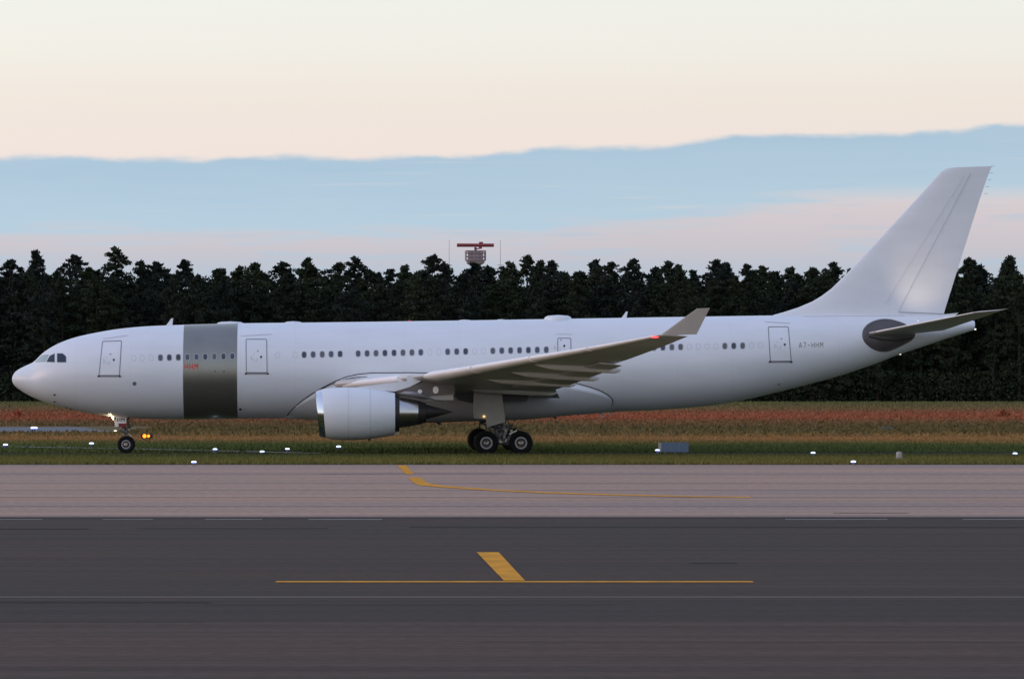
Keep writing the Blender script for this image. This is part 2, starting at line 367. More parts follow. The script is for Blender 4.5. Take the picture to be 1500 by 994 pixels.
# grass one can see as blades: short verge strip, then meadow
def tuft_field(name, n, x0, x1, y0, y1, h0, h1, wd, m, skip=None):
    x = rng.uniform(x0, x1, n); y = rng.uniform(y0, y1, n)
    if skip is not None: k = ~skip(x, y); x, y = x[k], y[k]; n = len(x)
    z = np.full(n, -.02); h = rng.uniform(h0, h1, n); a = rng.uniform(0, math.pi, n); ln_ = rng.normal(0, .35, (n, 2))*h[:, None]
    w = wd*rng.uniform(.6, 1.4, n)
    V = np.zeros((n, 3, 3)); V[:, 0] = np.stack([x-np.cos(a)*w, y-np.sin(a)*w, z], 1); V[:, 1] = np.stack([x+np.cos(a)*w, y+np.sin(a)*w, z], 1)
    V[:, 2] = np.stack([x+ln_[:, 0], y+ln_[:, 1], z+h], 1)
    me = bpy.data.meshes.new(name); me.vertices.add(3*n); me.vertices.foreach_set('co', V.reshape(-1))
    me.loops.add(3*n); me.loops.foreach_set('vertex_index', np.arange(3*n)); me.polygons.add(n); me.polygons.foreach_set('loop_start', np.arange(0, 3*n, 3))
    me.materials.append(m); me.update(calc_edges=True)
    o = bpy.data.objects.new(name, me); COL.objects.link(o); return tag(o, kind='stuff')
def on_path(x, y):
    t = np.clip((x-pa[0])/(pc[0]-pa[0]), 0, 1); yc = pa[1]+(pc[1]-pa[1])*t
    return (np.abs(y-yc) < 2.2) & (x < pc[0])
tag(tuft_field('verge_grass', 130000, -40, 40, Y0+.1, -9.0, .08, .27, .04, grass_b), 'short olive grass strip along the concrete edge', 'grass')
tag(tuft_field('mown_grass', 130000, -55, 55, -4, 60, .06, .20, .06, grass_b, lambda x, y: on_path(x, y) | (y < x*math.tan(R(2.5))+1.0)), 'green grass behind the taxiing airliner', 'grass')
tag(tuft_field('meadow_grass', 170000, -80, 80, 60, 365, .06, .30, .17, grass_b, lambda x, y: (x < -30) & (y > 80) & (y < 116)), 'reddish dry meadow grass in front of the wood', 'grass')

# ================================================================== TREES
fol = bpy.data.materials.new('pine_foliage'); fol.use_nodes = True
nt = fol.node_tree; p = nt.nodes['Principled BSDF']; p.inputs['Roughness'].default_value = .8; p.inputs['Specular IOR Level'].default_value = .05
g = N('ShaderNodeNewGeometry'); mp = N('ShaderNodeMapping'); mp.inputs['Scale'].default_value = (.5,.5,.5); L(g.outputs['Position'], mp.inputs[0])
nz = N('ShaderNodeTexNoise'); nz.inputs['Scale'].default_value = 1; nz.inputs['Detail'].default_value = 4; L(mp.outputs[0], nz.inputs['Vector'])
oi = N('ShaderNodeObjectInfo')
a = ramp(nz.outputs['Fac'], [(.3, (.014,.020,.020,1)), (.7, (.034,.043,.036,1))])
L(mixc(M_('MULTIPLY', oi.outputs['Random'], .6), a, (.042,.056,.022,1)), p.inputs['Base Color'])
bark = mat('pine_bark', (.04,.032,.026), .9, var=.3, vscale=(2,2,.5))
def crown_mesh(seed, hgt, spread, pointy, base, n_cl=110):
    r = np.random.default_rng(seed); tris = []
    lean = r.normal(0, .5, 2)
    for k in range(n_cl):
        t2 = (k+r.uniform(0, 1))/n_cl; t = base+(1-base)*t2
        dz = (1-t2)*(1-base)*hgt; an = r.uniform(0, 2*math.pi)
        lobe = .72+.26*math.sin(an*2+seed)+.22*math.sin(dz*1.7+seed*1.3+an)
        env = min(spread*1.25, .30+dz*(.50 if pointy else .78))*max(.3, lobe)
        rad = env*math.sqrt(r.uniform(.05, 1))
        if r.uniform() < .16: rad = env*r.uniform(1.0, 1.22)
        c = np.array([math.cos(an)*rad+lean[0]*t2, math.sin(an)*rad+lean[1]*t2, t*hgt+rad*.10])
        cr = r.uniform(.45, 1.0)*min(1, .5+dz*.13)
        nf = 40
        P = r.normal(0, 1, (nf, 3)); P /= np.linalg.norm(P, axis=1)[:, None]; P *= cr*r.uniform(.35, 1, (nf, 1)); P[:, 2] *= .48
        s = r.uniform(.10, .28, nf)
        for q in range(nf):
            d1 = r.normal(0, 1, 3); d1 /= np.linalg.norm(d1); d2 = r.normal(0, 1, 3); d2 /= np.linalg.norm(d2)
            b = c+P[q]; tris.append((b-d1*s[q], b+d1*s[q], b+d2*s[q]*1.5+np.array([0, 0, .12])))
    # leader shoot
    top = np.array([lean[0], lean[1], hgt])
    for q in range(34):
        u = r.uniform(0, 1); b = top+np.array([r.normal(0, .05+.28*u), r.normal(0, .05+.28*u), -1.6*u]); s = .10+.14*u
        d1 = r.normal(0, 1, 3); d1 /= np.linalg.norm(d1)
        tris.append((b-d1*s, b+d1*s, b+np.array([r.normal(0, .1), r.normal(0, .1), s*1.6])))
    V = np.array(tris).reshape(-1, 3); n = len(tris)
    me = bpy.data.meshes.new('crown'); me.vertices.add(3*n); me.vertices.foreach_set('co', V.reshape(-1)); me.loops.add(3*n); me.loops.foreach_set('vertex_index', np.arange(3*n))
    me.polygons.add(n); me.polygons.foreach_set('loop_start', np.arange(0, 3*n, 3)); me.materials.append(fol); me.update(calc_edges=True)
    return me, lean
def trunk_mesh(seed, hgt, lean):
    r = random.Random(seed); o = MB()
    pts = [(0,0,-.1), (lean[0]*.15, lean[1]*.15, hgt*.3), (lean[0]*.5, lean[1]*.5, hgt*.65), (lean[0]*.95, lean[1]*.95, hgt*.96)]
    o.tube(pts, [.24,.19,.13,.03], bark, 7)
    for k in range(9):
        t = r.uniform(.35, .92); an = r.uniform(0, 6.28); ln_ = 1.9*(1.1-t)+.5
        b = Vector((lean[0]*t, lean[1]*t, hgt*t)); o.tube([b, b+Vector((math.cos(an)*ln_, math.sin(an)*ln_, ln_*.35))], [.06,.02], bark, 5)
    ob = o.build('trunk'); me = ob.data; bpy.data.objects.remove(ob); return me
HT = 20.0
VAR = []
for i, (sp, pt, bs) in enumerate(((2.3,False,.10),(2.6,False,.14),(2.2,True,.06),(2.0,False,.2),(2.9,True,.08),(2.4,False,.16),(2.1,False,.08),(2.7,False,.22),(1.9,True,.10),(2.5,False,.12),(3.0,False,.1),(2.2,True,.1),(2.8,True,.12),(2.0,False,.12),(3.2,False,.08),(2.4,True,.1))):
    cm, ln_ = crown_mesh(100+i, HT, sp*1.2, pt, bs*.6, 190); VAR.append((cm, trunk_mesh(200+i, HT, ln_)))
# (photo column, top row, variant, label or None, distance)
PEAKS = [(-22,388,0),(10,384,6),(38,398,3),(65,371,2),(92,402,1),(113,378,5),(140,396,7),(172,367,4),(205,386,0),(233,388,3),(276,385,5),(312,397,1),(345,394,7),(378,389,6),(408,388,0),(437,382,8),(462,396,1),
         (491,388,3),(522,381,6),(548,400,5),(578,398,7),(601,393,0),(630,378,2),(657,390,5),(690,389,6),(720,394,1),(745,388,0),(770,378,5),(793,386,3),(819,385,7),(846,402,1),(862,396,6),(882,385,0),(905,388,8),(926,383,2),
         (950,396,5),(976,387,3),(1005,392,6),(1027,400,1),(1046,385,0),(1067,388,8),(1087,391,3),(1120,394,5),(1146,402,7),(1166,396,0),(1187,396,6),(1208,402,1),(1226,388,3),(1256,398,5),(1290,397,0),(1325,395,7),(1360,396,1),
         (1392,394,6),(1415,383,5),(1441,392,0),(1466,379,2),(1490,388,3),(1515,394,1),(1540,390,6)]
SPECIAL = {65: 'pointed pine rising above the skyline at the left end of the wood', 172: 'tallest pine, broad and pointed, above the front of the airliner',
           113: 'leaning pine just left of the tallest pine', 522: 'round headed pine left of the gap in front of the radar', 630: 'narrow pointed pine just left of the radar tower',
           770: 'dark pine with a bushy top just right of the radar tower', 1226: 'pine half hidden by the leading edge of the tail fin', 1415: 'pine just behind the trailing edge of the tail fin', 1466: 'tall narrow pine right of the tail fin'}
GRP = 'pine trees of the wood behind the runway'
def pine(px, ptop, var, d, label, wr=(1.0, 1.3)):
    x = (px-750)*d/F; ztop = H+(HZ-ptop)*d/F; s = ztop/HT
    rt = empty('pine_tree', (x, d-D, -.02), rng.uniform(0, 6.28), label, 'tree', GRP)
    w = s*rng.uniform(*wr); rt.scale = (w, w, s)
    for nm, me in (('crown', VAR[var][0]), ('trunk', VAR[var][1])):
        c = bpy.data.objects.new(nm, me); COL.objects.link(c); c.parent = rt
for px, ptop, v in PEAKS:
    pine(px, ptop-2, v if rng.uniform() < .45 else int(rng.integers(10, 16)), 652+rng.uniform(-9, 9), SPECIAL.get(px, 'dark pine tree in the dense skyline row of the wood'), (1.05, 1.4))
for i, px in enumerate(np.arange(-60, 1570, 26)):
    pine(px+rng.uniform(-7, 7), 408+rng.uniform(-6, 10), int(rng.integers(0, 16)), 634+rng.uniform(-5, 5), 'lower dark pine tree along the front edge of the wood')
for i, px in enumerate(np.arange(-60, 1570, 34)):
    pine(px+rng.uniform(-9, 9), 400+rng.uniform(-4, 6), int(rng.integers(0, 16)), 676+rng.uniform(-8, 8), 'dark pine tree deeper inside the wood')
# undergrowth and the dark depth of the wood
def undergrowth(n, d0, d1, h, s0, s1):
    r = rng; x = r.uniform(-95, 95, n); y = r.uniform(d0-D, d1-D, n); z = r.uniform(0, 1, n)**1.05*h*(.90+.10*np.sin(x*.21+1.3)*np.sin(x*.083)); s = r.uniform(s0, s1, n)
    V = np.zeros((n, 3, 3)); c = np.stack([x, y, z], 1)
    d1_ = r.normal(0, 1, (n, 3)); d1_ /= np.linalg.norm(d1_, axis=1)[:, None]; d2_ = r.normal(0, 1, (n, 3)); d2_ /= np.linalg.norm(d2_, axis=1)[:, None]
    V[:, 0] = c-d1_*s[:, None]; V[:, 1] = c+d1_*s[:, None]; V[:, 2] = c+d2_*s[:, None]*1.5; V[:, :, 2] = np.maximum(V[:, :, 2], -.02)
    me = bpy.data.meshes.new('undergrowth'); me.vertices.add(3*n); me.vertices.foreach_set('co', V.reshape(-1)); me.loops.add(3*n); me.loops.foreach_set('vertex_index', np.arange(3*n))
    me.polygons.add(n); me.polygons.foreach_set('loop_start', np.arange(0, 3*n, 3)); me.materials.append(fol); me.update(calc_edges=True)
    o = bpy.data.objects.new('undergrowth', me); COL.objects.link(o); return tag(o, 'dark undergrowth filling the wood between the pine trunks', 'undergrowth', None, 'stuff')
undergrowth(150000, 655, 700, 17.6, .3, .8)
undergrowth(90000, 626, 645, 5.0, .10, .26)

# ================================================================== AIRLINER
PSI = R(2.5); cs, sn = math.cos(PSI), math.sin(PSI)
def loc(px, py, yl=0.):
    """photo pixel -> airliner-frame point (x, z) on the plane at lateral distance yl from the centre line"""
    u, v = (px-750)/F, (HZ-py)/F
    t = (yl+D*cs)/(cs-u*sn)
    X, Y, Z = t*u, t-D, H+t*v
    return X*cs+Y*sn, Z
plane = empty('airliner', (0,0,0), PSI, 'long white twin engine jet airliner with a graphite band, taxiing in front of the wood', 'airliner')
TOP = [(17.6,555),(18.6,550.5),(20.5,547.0),(23,544.0),(27.7,540.6),(37.7,535.4),(44,532.6),(49,530.2),(54,525.4),(63,516.7),(75.5,508.2),(88,501.8),(113,493.2),(151,485.2),(176,481.3),(214,477.8),(250,476.2),(300,474.6),(348,473.4),(480,471.9),(670,469.3),(830,466.7),(1050,463.2),(1130,462),(1240,461.4),(1340,461.2),(1382,462),(1410,465.5),(1427,470)]
BOT = [(17.6,556),(18.4,559.5),(20,562.5),(23,566),(32.7,573),(50,582.5),(73,591.3),(100.6,598.6),(125.8,604),(151,608),(176,611),(214,613.2),(250,614),(348,613),(480,611.6),(670,608.5),(830,605),(905,602.4),(951,600.8),(1001,597.4),(1050,592.6),(1080,587.6),(1130,576.2),(1181,563.4),(1224,551.8),(1280,533.2),(1318,518.6),(1344,510),(1386,496),(1427,483)]
tp = [loc(*q) for q in TOP]; bp_ = [loc(*q) for q in BOT]
zt = pchip(*zip(*tp)); zb = pchip(*zip(*bp_)); X0, X1 = tp[0][0], tp[-1][0]
def fus(x):
    a, b = zt(x), zb(x); hh = max((a-b)/2, .01); zc = (a+b)/2
    w = 2.82*min(1, hh/2.80)**(.88 if x < 0 else .92)
    return w, hh, zc
def fy(x, z):
    w, hh, zc = fus(x); q = max(0, 1-((z-zc)/hh)**2); return w*math.sqrt(q)
def fn(x, z):
    e = .03; dx = (fy(x+e, z)-fy(x-e, z))/(2*e); dz = (fy(x, z+e)-fy(x, z-e))/(2*e)
    v = Vector((-dx, -1, -dz)); return v.normalized()
def fpx(px, py, eps=.004):
    yl = -2.6
    for _ in range(6): x, z = loc(px, py, yl); yl = -fy(x, z)
    return Vector((x, yl, z))+fn(x, z)*eps
o = MB(); rows = []
u = np.linspace(0, 1, 60)
xs_ = np.concatenate([X0+(u[:40]/u[40])**2.2*9.0, np.linspace(X0+9.0, X1-18, 46), np.linspace(X1-17.6, X1, 50)])
NR = 96
for x in xs_:
    w, hh, zc = fus(x); rows.append([(x, w*math.cos(2*math.pi*j/NR), zc+hh*math.sin(2*math.pi*j/NR)) for j in range(NR)])
o.grid(rows, white, cap=True); o.build('fuselage', plane, angle=50)
# graphite band
o = MB(); rows = []
xa, xb = loc(268, 545, -2.8)[0], loc(347.3, 545, -2.8)[0]
for x in np.linspace(xa, xb, 12):
    w, hh, zc = fus(x); rows.append([(x, (w+.005)*math.cos(2*math.pi*j/NR), zc+(hh+.005)*math.sin(2*math.pi*j/NR)) for j in range(NR)])
o.grid(rows, silver); o.build('graphite_band', plane)

# patches on the skin ------------------------------------------------
def loop_px(c, n_side=6, rad=0.):
    """closed pixel outline with rounded corners from corner list"""
    out = []; n = len(c)
    for i in range(n):
        p0, p1, p2 = (np.array(c[i-1], float), np.array(c[i], float), np.array(c[(i+1) % n], float))
        if rad:
            a = p1+(p0-p1)/np.linalg.norm(p0-p1)*rad; b = p1+(p2-p1)/np.linalg.norm(p2-p1)*rad
            for t in (0, .33, .67, 1): out.append((1-t)**2*a+2*t*(1-t)*p1+t*t*b)
            nxt = p2+(p1-p2)/np.linalg.norm(p1-p2)*rad
            for k in range(1, n_side): out.append(b+(nxt-b)*k/n_side)
        else:
            for k in range(n_side): out.append(p1+(p2-p1)*k/n_side)
    return out
def offs(lp, d):
    n = len(lp); P = np.array(lp); res = []
    cw = np.sum(P[:, 0]*np.roll(P[:, 1], -1)-np.roll(P[:, 0], -1)*P[:, 1])
    for i in range(n):
        t = P[(i+1) % n]-P[i-1]; nn = np.array([t[1], -t[0]])/max(1e-9, np.hypot(*t)); res.append(P[i]+nn*d*(1 if cw < 0 else -1))
    return res
def ring_px(o, lp, w, m, eps=.006):
    a = [fpx(*q, eps) for q in offs(lp, w/2)]; b = [fpx(*q, eps) for q in offs(lp, -w/2)]
    rows = [a, b]; o.grid(rows, m)
    a2 = [fpx(*q, .0005) for q in offs(lp, w/2)]; b2 = [fpx(*q, .0005) for q in offs(lp, -w/2)]
    o.grid([a2, a], m); o.grid([b, b2], m)
def fill_px(o, lp, m, eps=.004):
    P = np.array(lp); c = P.mean(0); n = len(P); rows = []
    for t in (1, .66, .33): rows.append([fpx(*(c+(q-c)*t), eps) for q in P])
    o.grid(rows, m); vs = rows[-1]+[fpx(*c, eps)]; o.add(vs, [(i, (i+1) % n, n) for i in range(n)], m)
def oval(cx, cy, a, b, n=18, e=2.8):
    out = []
    for k in range(n):
        t = 2*math.pi*k/n; ct, st_ = math.cos(t), math.sin(t)
        out.append((cx+a*math.copysign(abs(ct)**(2/e), ct), cy+b*math.copysign(abs(st_)**(2/e), st_)))
    return out
WY = lambda px: 524.4-.0206*(px-200)
WIN = [235,248,261.2,274.5,287.8,300.7,314,327.3,340.4,445.5,458.7,472,485,498.2,524.6,537.7,550.8,563.9,577.2,590.3,603.4,616.4,655.7,669,682.1,721.9,735,748,761,774,787,800.2,932,944.9,958,971,984.1,997,1061.7,1074.8,1087.8]
PLUG = [196,208.3,221.3,406.6,432.5,629.5,642.8,695.4,708.5,1010,1022.8,1035.8,1048.8,1101,1114]
glass2 = mat('window_glass_shaded', (.115,.11,.12), .10, spec=.6); glass3 = mat('window_glass_dark', (.05,.058,.08), .06, spec=.5)
wr_ = random.Random(3)
for px in WIN:
    cy = WY(px); o = MB(); ring_px(o, oval(px, cy, 3.5, 4.65), .9, framem, .008); w_ = o.build('window', plane)
    o = MB(); fill_px(o, oval(px, cy, 3.3, 4.45), wr_.choice((glass, glass, glass, glass2, glass3)), .0065); o.build('pane', w_)
for px in PLUG:
    o = MB(); ring_px(o, oval(px, WY(px), 3.1, 4.3), .55, faint, .005); o.build('window_plug', plane)
# cockpit glazing
for nm, pts, m in (('windscreen', [(51.5,530.0),(61.5,520.2),(71.5,519.2),(66.2,529.4)], wshield), ('cockpit_window', [(67.8,529.8),(73,520.7),(80.3,517.3),(80.3,530.6)], cglass), ('cockpit_window', [(83.5,517.3),(91.8,517.3),(97,521.8),(97,530.6),(83.5,530.6)], cglass)):
    o = MB(); lp = loop_px(pts, 5, .9); fill_px(o, lp, m, .006); ring_px(o, lp, .7, framem, .010); o.build(nm, plane)
# doors
def door(c, sill, handle, gutter, name='cabin_door', cut=False, gk=linem):
    o = MB(); lp = loop_px(c, 10, 1.6); fill_px(o, loop_px(c, 10, 1.6), white, .008); d_ = o.build(name, plane)
    o = MB(); ring_px(o, lp, 1.15, gk, .014); o.build('door_outline', d_)
    if sill:
        o = MB(); x0, x1, y = sill; pts = loop_px([(x0,y-.9),(x1,y-.9),(x1,y+.9),(x0,y+.9)], 6); fill_px(o, pts, linem, .03)
        for q in (x0+1, x1-1): fill_px(o, oval(q, y, 1.6, 1.3), seam, .045)
        o.build('door_sill', d_)
    if handle:
        hx, hy = handle; o = MB(); fill_px(o, oval(hx, hy, 1.6, 1.7, e=2), black, .014); o.build('door_handle', d_)
        o = MB(); fill_px(o, oval(hx-4.8, hy-8.5, 1.0, 1.0), linem, .012)
        o.build('door_viewport', d_)
        for dx, dy, w, h in ((-15,-1,1.2,6),(-12,1,.6,4),(-9.5,3,.6,4),(-6.5,2,1,5),(-1.5,3.2,2.5,.8),(-12,-4,2.5,.7)):
            o = MB(); fill_px(o, loop_px([(hx+dx,hy+dy),(hx+dx+w,hy+dy),(hx+dx+w,hy+dy+h),(hx+dx,hy+dy+h)], 3), faint, .012); o.build('door_placard', d_)
    if gutter:
        o = MB(); (x0, y0), (x1, y1) = gutter; fill_px(o, loop_px([(x0,y0-.4),(x1,y1-.4),(x1,y1+.3),(x0,y0+.3)], 8), faint, .03); o.build('rain_gutter', plane)
door([(150.2,500),(178,499),(174.8,549.4),(145,549.4)], (143.6,176.6,550.6), (166.7,527), ((151,496.5),(187,491.3)))
door([(360.4,496.7),(390.5,496.7),(391.2,545.2),(360.8,545.2)], (359.2,393.3,546.8), (382.5,522.5), ((352.5,492.2),(398,489.6)))
door([(817,495.2),(836,495.2),(836.4,533),(817.4,533)], None, (826.5,506.5), ((815,489.3),(838,489.8)), 'emergency_exit')
door([(1125.3,478.7),(1154.6,478.4),(1158.9,528.4),(1128.4,528.8)], (1126.5,1160,529.6), (1149.5,504.5), ((1120,471.5),(1158,473.6)))
# small skin details
o = MB()
fill_px(o, oval(197,561.6,3.0,3.0,e=2), linem, .008); fill_px(o, oval(197,561.6,1.6,1.6,e=2), silver, .012); o.build('static_port', plane)
for q in ((319,543.5),(327.6,543.5),(319.5,545)):
    pass
for qx, qy, a in ((315,543.6,1.2),(328,543.6,1.2),(80,578,1.6),(80,588,1.3),(103.5,599.2,1.4),(97,596.5,.9),(352,599.2,2.0),(1141,562.5,1.2)):
    o = MB(); fill_px(o, oval(qx,qy,a,a*.8,e=2), seam, .01); o.build('vent_port', plane)
# lettering
GL = {'H': [((0,0),(0,7)),((5,0),(5,7)),((0,3.5),(5,3.5))], 'M': [((0,0),(0,7)),((5,0),(5,7)),((0,7),(2.5,3.2)),((5,7),(2.5,3.2))], 'A': [((0,0),(2.2,7)),((5,0),(2.8,7)),((1,2.4),(4,2.4))],
      '7': [((0,7),(5,7)),((5,7),(2,0))], '-': [((.8,3.3),(4.2,3.3))]}
def letters(o, txt, x0, x1, yt, yb, m, place, th=.95, eps=.012, slope=0.):
    n = len(txt); cw = (x1-x0)/(n*5+(n-1)*3.3); sy_ = (yb-yt)/7
    for i, ch in enumerate(txt):
        ox = x0+i*8.3*cw
        for k, (a, b) in enumerate(GL[ch]):
            a, b = np.array(a, float), np.array(b, float); d = (b-a)/np.linalg.norm(b-a); nn = np.array([-d[1], d[0]])*th/2
            a = a-d*th*.1; b = b+d*th*.1; q = []
            for p_ in (a-nn, b-nn, b+nn, a+nn): q.append(place(ox+p_[0]*cw, yb-p_[1]*sy_+slope*(ox-x0), eps+k*.0008))
            o.add(q, [(0,1,2,3)], m)
o = MB(); letters(o, 'HHM', 270.6, 289.8, 532.6, 540.8, regred, fpx, 1.3); o.build('lettering', plane)
o = MB(); letters(o, 'A7-HHM', 1170.5, 1205.2, 501.6, 509.0, reggrey, fpx, 1.05, slope=-.008); o.build('lettering', plane)

# belly fairing --------------------------------------------------------
SEAM = [(421,608),(424,603),(432,595),(444,585),(458,575.5),(474,566.5),(492,557.5),(508,551.5),(524,548),(545,546),(600,545.6),(660,547),(720,548.5),(770,550.5),(820,555),(848,562),(866,567),(880,572),(890,577.5),(896.5,583.5),(898,588),(896,593),(891,598)]
up_ = SEAM[:21]
sx_ = [fpx(*q, 0) for q in up_]; zs = pchip([v.x for v in sx_], [v.z for v in sx_])
FX0, FX1 = sx_[0].x, sx_[-1].x
FB = [(421,612.8),(450,614.0),(490,616.0),(560,618.2),(623,618.6),(693,616.2),(756,614.4),(800,611.0),(830,607.6),(860,605.6),(885,603.6),(898,602.8)]
fb_ = [loc(*q) for q in FB]; zfb = pchip(*zip(*fb_))
o = MB(); rows = []; NF = 44
xsF = FX0+(FX1-FX0)*(.5-.5*np.cos(np.linspace(0, math.pi, 64)))
bulge = pchip([FX0, FX0+.8, FX0+3, FX0+6, FX1-5, FX1-2.2, FX1-.5, FX1], [.015, .06, .17, .30, .30, .22, .09, .02])
for x in xsF:
    w, hh, zc = fus(x); z0 = zs(x); s0 = max(-1, min(1, (z0-zc)/hh)); t0 = math.asin(s0); row = []
    extra = max(.012, (zc-hh)-zfb(x)); B = bulge(x)
    for j in range(NF+1):
        t = t0+(-math.pi/2-t0)*j/NF; q = j/NF; sm = min(1, q/.10); sm = sm*sm*(3-2*sm)
        off = .012+(B-.012)*sm*(1-q**3)+ (extra)*q**2.2*sm
        row.append((x, -(w+off)*math.cos(t), zc+(hh+off)*math.sin(t)))
    rows.append(row+[(x_, -y_, z_) for x_, y_, z_ in row[-2::-1]])
o.grid(rows, white, closed=False); o.build('belly_fairing', plane, angle=60)
o = MB(); o.tube([fpx(*q, .014) for q in loop_px(SEAM, 4)[:-4]], .028, seam, 6); o.build('fairing_seam', plane)
o = MB(); o.tube([fpx(*q, .10) for q in ((471.5,568.5),(480,564),(492,559),(506,554.6),(520,552),(538,551))], .024, seam, 6); o.build('fillet_seam', plane)

# wings --------------------------------------------------------------
xt_, zt_ = loc(968, 490, -29.0); xe_, ze_ = loc(600, 552.5, -9.37)
slope = (xt_-xe_)/(29-9.37)
LEx = lambda Y: xe_+(Y-9.37)*slope
LEz = pchip([1.5, 2.8, 9.37, 19, 25, 29], [4.0, 4.06, ze_, ze_+(zt_-ze_)*.46, ze_+(zt_-ze_)*.77, zt_])
xtt, ztt = loc(1008, 492.5, -29.0)
kx, kz = 31.2-29.55, 3.92
TEx = pchip([1.5, 9.5, 29], [31.7-29.55, kx, xtt]); TEx2 = lambda Y: (31.7-29.55)+(kx-(31.7-29.55))*min(1, (Y-1.5)/8) if Y < 9.5 else kx+(xtt-kx)*(Y-9.5)/19.5
TEz = pchip([1.5, 9.5, 19, 25, 29], [3.15, kz, kz+(ztt-kz)*.47, kz+(ztt-kz)*.78, ztt])
THK = pchip([1.5, 9.5, 29], [.130, .112, .095])
def airfoil(n=22):
    up, lo = [], []
    for k in range(n+1):
        x = .5*(1-math.cos(math.pi*k/n)); t = 5*(.40*math.sqrt(x)-.25*x-.35*x**2+.30*x**3-.10*x**4)
        cam_ = .10*(x-.1)*(1-x)*.35
        up.append((x, t*.55+cam_)); lo.append((x, -t*.45+cam_))
    return up, lo
UPP, LOW = airfoil()
def wpt(Y, x, yy, side, lift=0.):
    ch = TEx2(Y)-LEx(Y); tz = THK(Y)*ch
    z = LEz(Y)+(TEz(Y)-LEz(Y))*x+yy*THK(Y)*ch
    return (LEx(Y)+x*ch, side*Y, z+lift)
YS = [1.6, 2.6, 4, 6, 8, 9.5, 11, 13, 15, 17, 19, 21, 23, 25, 27, 28.3, 29.0]
def wing(side):
    o = MB(); rows = [[wpt(Y, x, y, side) for x, y in UPP]+[wpt(Y, x, y, side) for x, y in LOW[-2:0:-1]] for Y in YS]
    o.grid(rows, wing_grey, cap=True); w_ = o.build('wing', plane, angle=40)
    for a, b in ((3.4,8.6),(10.3,14.6),(14.7,19.2),(19.3,23.6),(23.7,28.4)):           # slats
        o = MB(); rows = []
        for Y in [a, a+.12, a+.45, a+.9]+list(np.linspace(a, b, 6))[2:]:
            kk = (min(1, .42+.58*((Y-a)/.9)**.6) if a < 11 and Y < a+.9 else 1.0) if a > 9 else .62+.36*(Y-3.4)/5.2
            ch = TEx2(Y)-LEx(Y); e = .014/ch/THK(Y)
            prof = [(.060-.088*math.cos(t)*(1 if abs(t) < 1.57 else 1.15)*kk, (.038*math.sin(t)*kk-.004)/THK(Y)) for t in np.linspace(-1.75, 1.95, 20)]
            rows.append([wpt(Y, x, y, side) for x, y in prof])
        o.grid(rows, slat_m, closed=True, cap=True); o.build('slat', w_)
    for a, b, nm, cf, dr, aft in ((3.3,9.2,'flap',.24,-.06,.05),(9.6,19.9,'flap',.30,-.13,.03),(20.6,27.3,'aileron',.26,-.01,.0)):
        o = MB(); rows = []
        for Y in np.linspace(a, b, 8):
            ch = TEx2(Y)-LEx(Y); c = ch*cf; row = []
            for x, y in UPP+LOW[-2:0:-1]:
                bx, _, bz = wpt(Y, 1-cf, 0, side); ex, _, ez = wpt(Y, 1.0, 0, side)
                px_ = bx+aft*ch+(ex-bx)*x; pz = bz+(ez-bz)*x+y*c*.11+dr*(1+(.15 if b < 10 else .5)*x)
                row.append((px_, side*Y, pz))
            rows.append(row)
        o.grid(rows, wing_grey, cap=True); o.build(nm, w_)
    for (ex, ez), Y, ln_, hgt in ((loc(816,577,-7.2),7.2,5.4,.66),(loc(844.5,564.5,-12),12,5.2,.70),(loc(878.5,555.5,-15),15,5.0,.70),(loc(910,544,-18),18,4.8,.70)):
        o = MB(); rows = []
        x0 = ex-ln_; lowz = lambda x: wpt(Y, min(1, max(0, (x-LEx(Y))/(TEx2(Y)-LEx(Y)))), 0, side)[2]
        zb0 = lowz(x0)-.34
        for t in list(np.linspace(0, .93, 16))+[.965, .985, 1.0]:
            x = x0+ln_*t; wz = lowz(min(x, ex-.25*ln_))
            bot = zb0+(ez-.10-zb0)*(1-(1-t)**1.7); end = min(1, (1-t)/.07)**.5 if t > .93 else 1
            top_ = bot+.72-(.38*max(0, t-.35)/.65)
            st_ = min(1, (t+.02)/.22)**.6; zc = (top_+bot)/2; hz2 = max(.01, (top_-bot)/2*end*st_); zc = (wz-.1)*(1-st_)+zc*st_
            sg = lambda v: math.copysign(abs(v)**.55, v)
            rows.append([(x, side*Y+(.28-.12*t)*st_*end*sg(math.cos(2*math.pi*k/20)), zc+hz2*sg(math.sin(2*math.pi*k/20))) for k in range(20)])
        o.grid(rows, wing_grey, cap=True); o.build('flap_track_fairing', w_)
    # winglet
    def lw(px, py, Y): x, z = loc(px, py, -Y); return x, side*Y, z
    o = MB(); rows = []
    b0, b1, t0, t1 = lw(966,491.5,29.0), lw(1020.5,489.5,29.15), lw(1021,451.6,30.1), lw(1040,450.8,30.1)
    for t in np.linspace(0, 1, 8):
        A = [b0[k]+(t0[k]-b0[k])*t for k in range(3)]; Bq = [b1[k]+(t1[k]-b1[k])*t for k in range(3)]; c = Bq[0]-A[0]
        rows.append([(A[0]+(Bq[0]-A[0])*x, A[1]+(Bq[1]-A[1])*x+y*.07*c*side, A[2]+(Bq[2]-A[2])*x) for x, y in UPP+LOW[-2:0:-1]])
    o.grid(rows, wing_grey, cap=True); o.build('winglet', w_)
    o = MB(); a = lw(950,493.5,28.5); b = lw(968,490.5,29.05)
    o.lathe([(.12,.01),(.2,.035),(.34,.055),(.48,.03),(.55,.005)], (a[0], a[1]-.03*side*-1, a[2]), lamp_r if side < 0 else linem, n=12); o.build('navigation_light', w_)
    return w_
wl = wing(-1); wr = wing(1)

mat_aft = mat('heat_stained_metal', (.34,.32,.34), .4, metal=.3, var=.15, vscale=(1,1,1))
mat_seam = mat('cowl_seam_grey', (.58,.58,.60), .5)
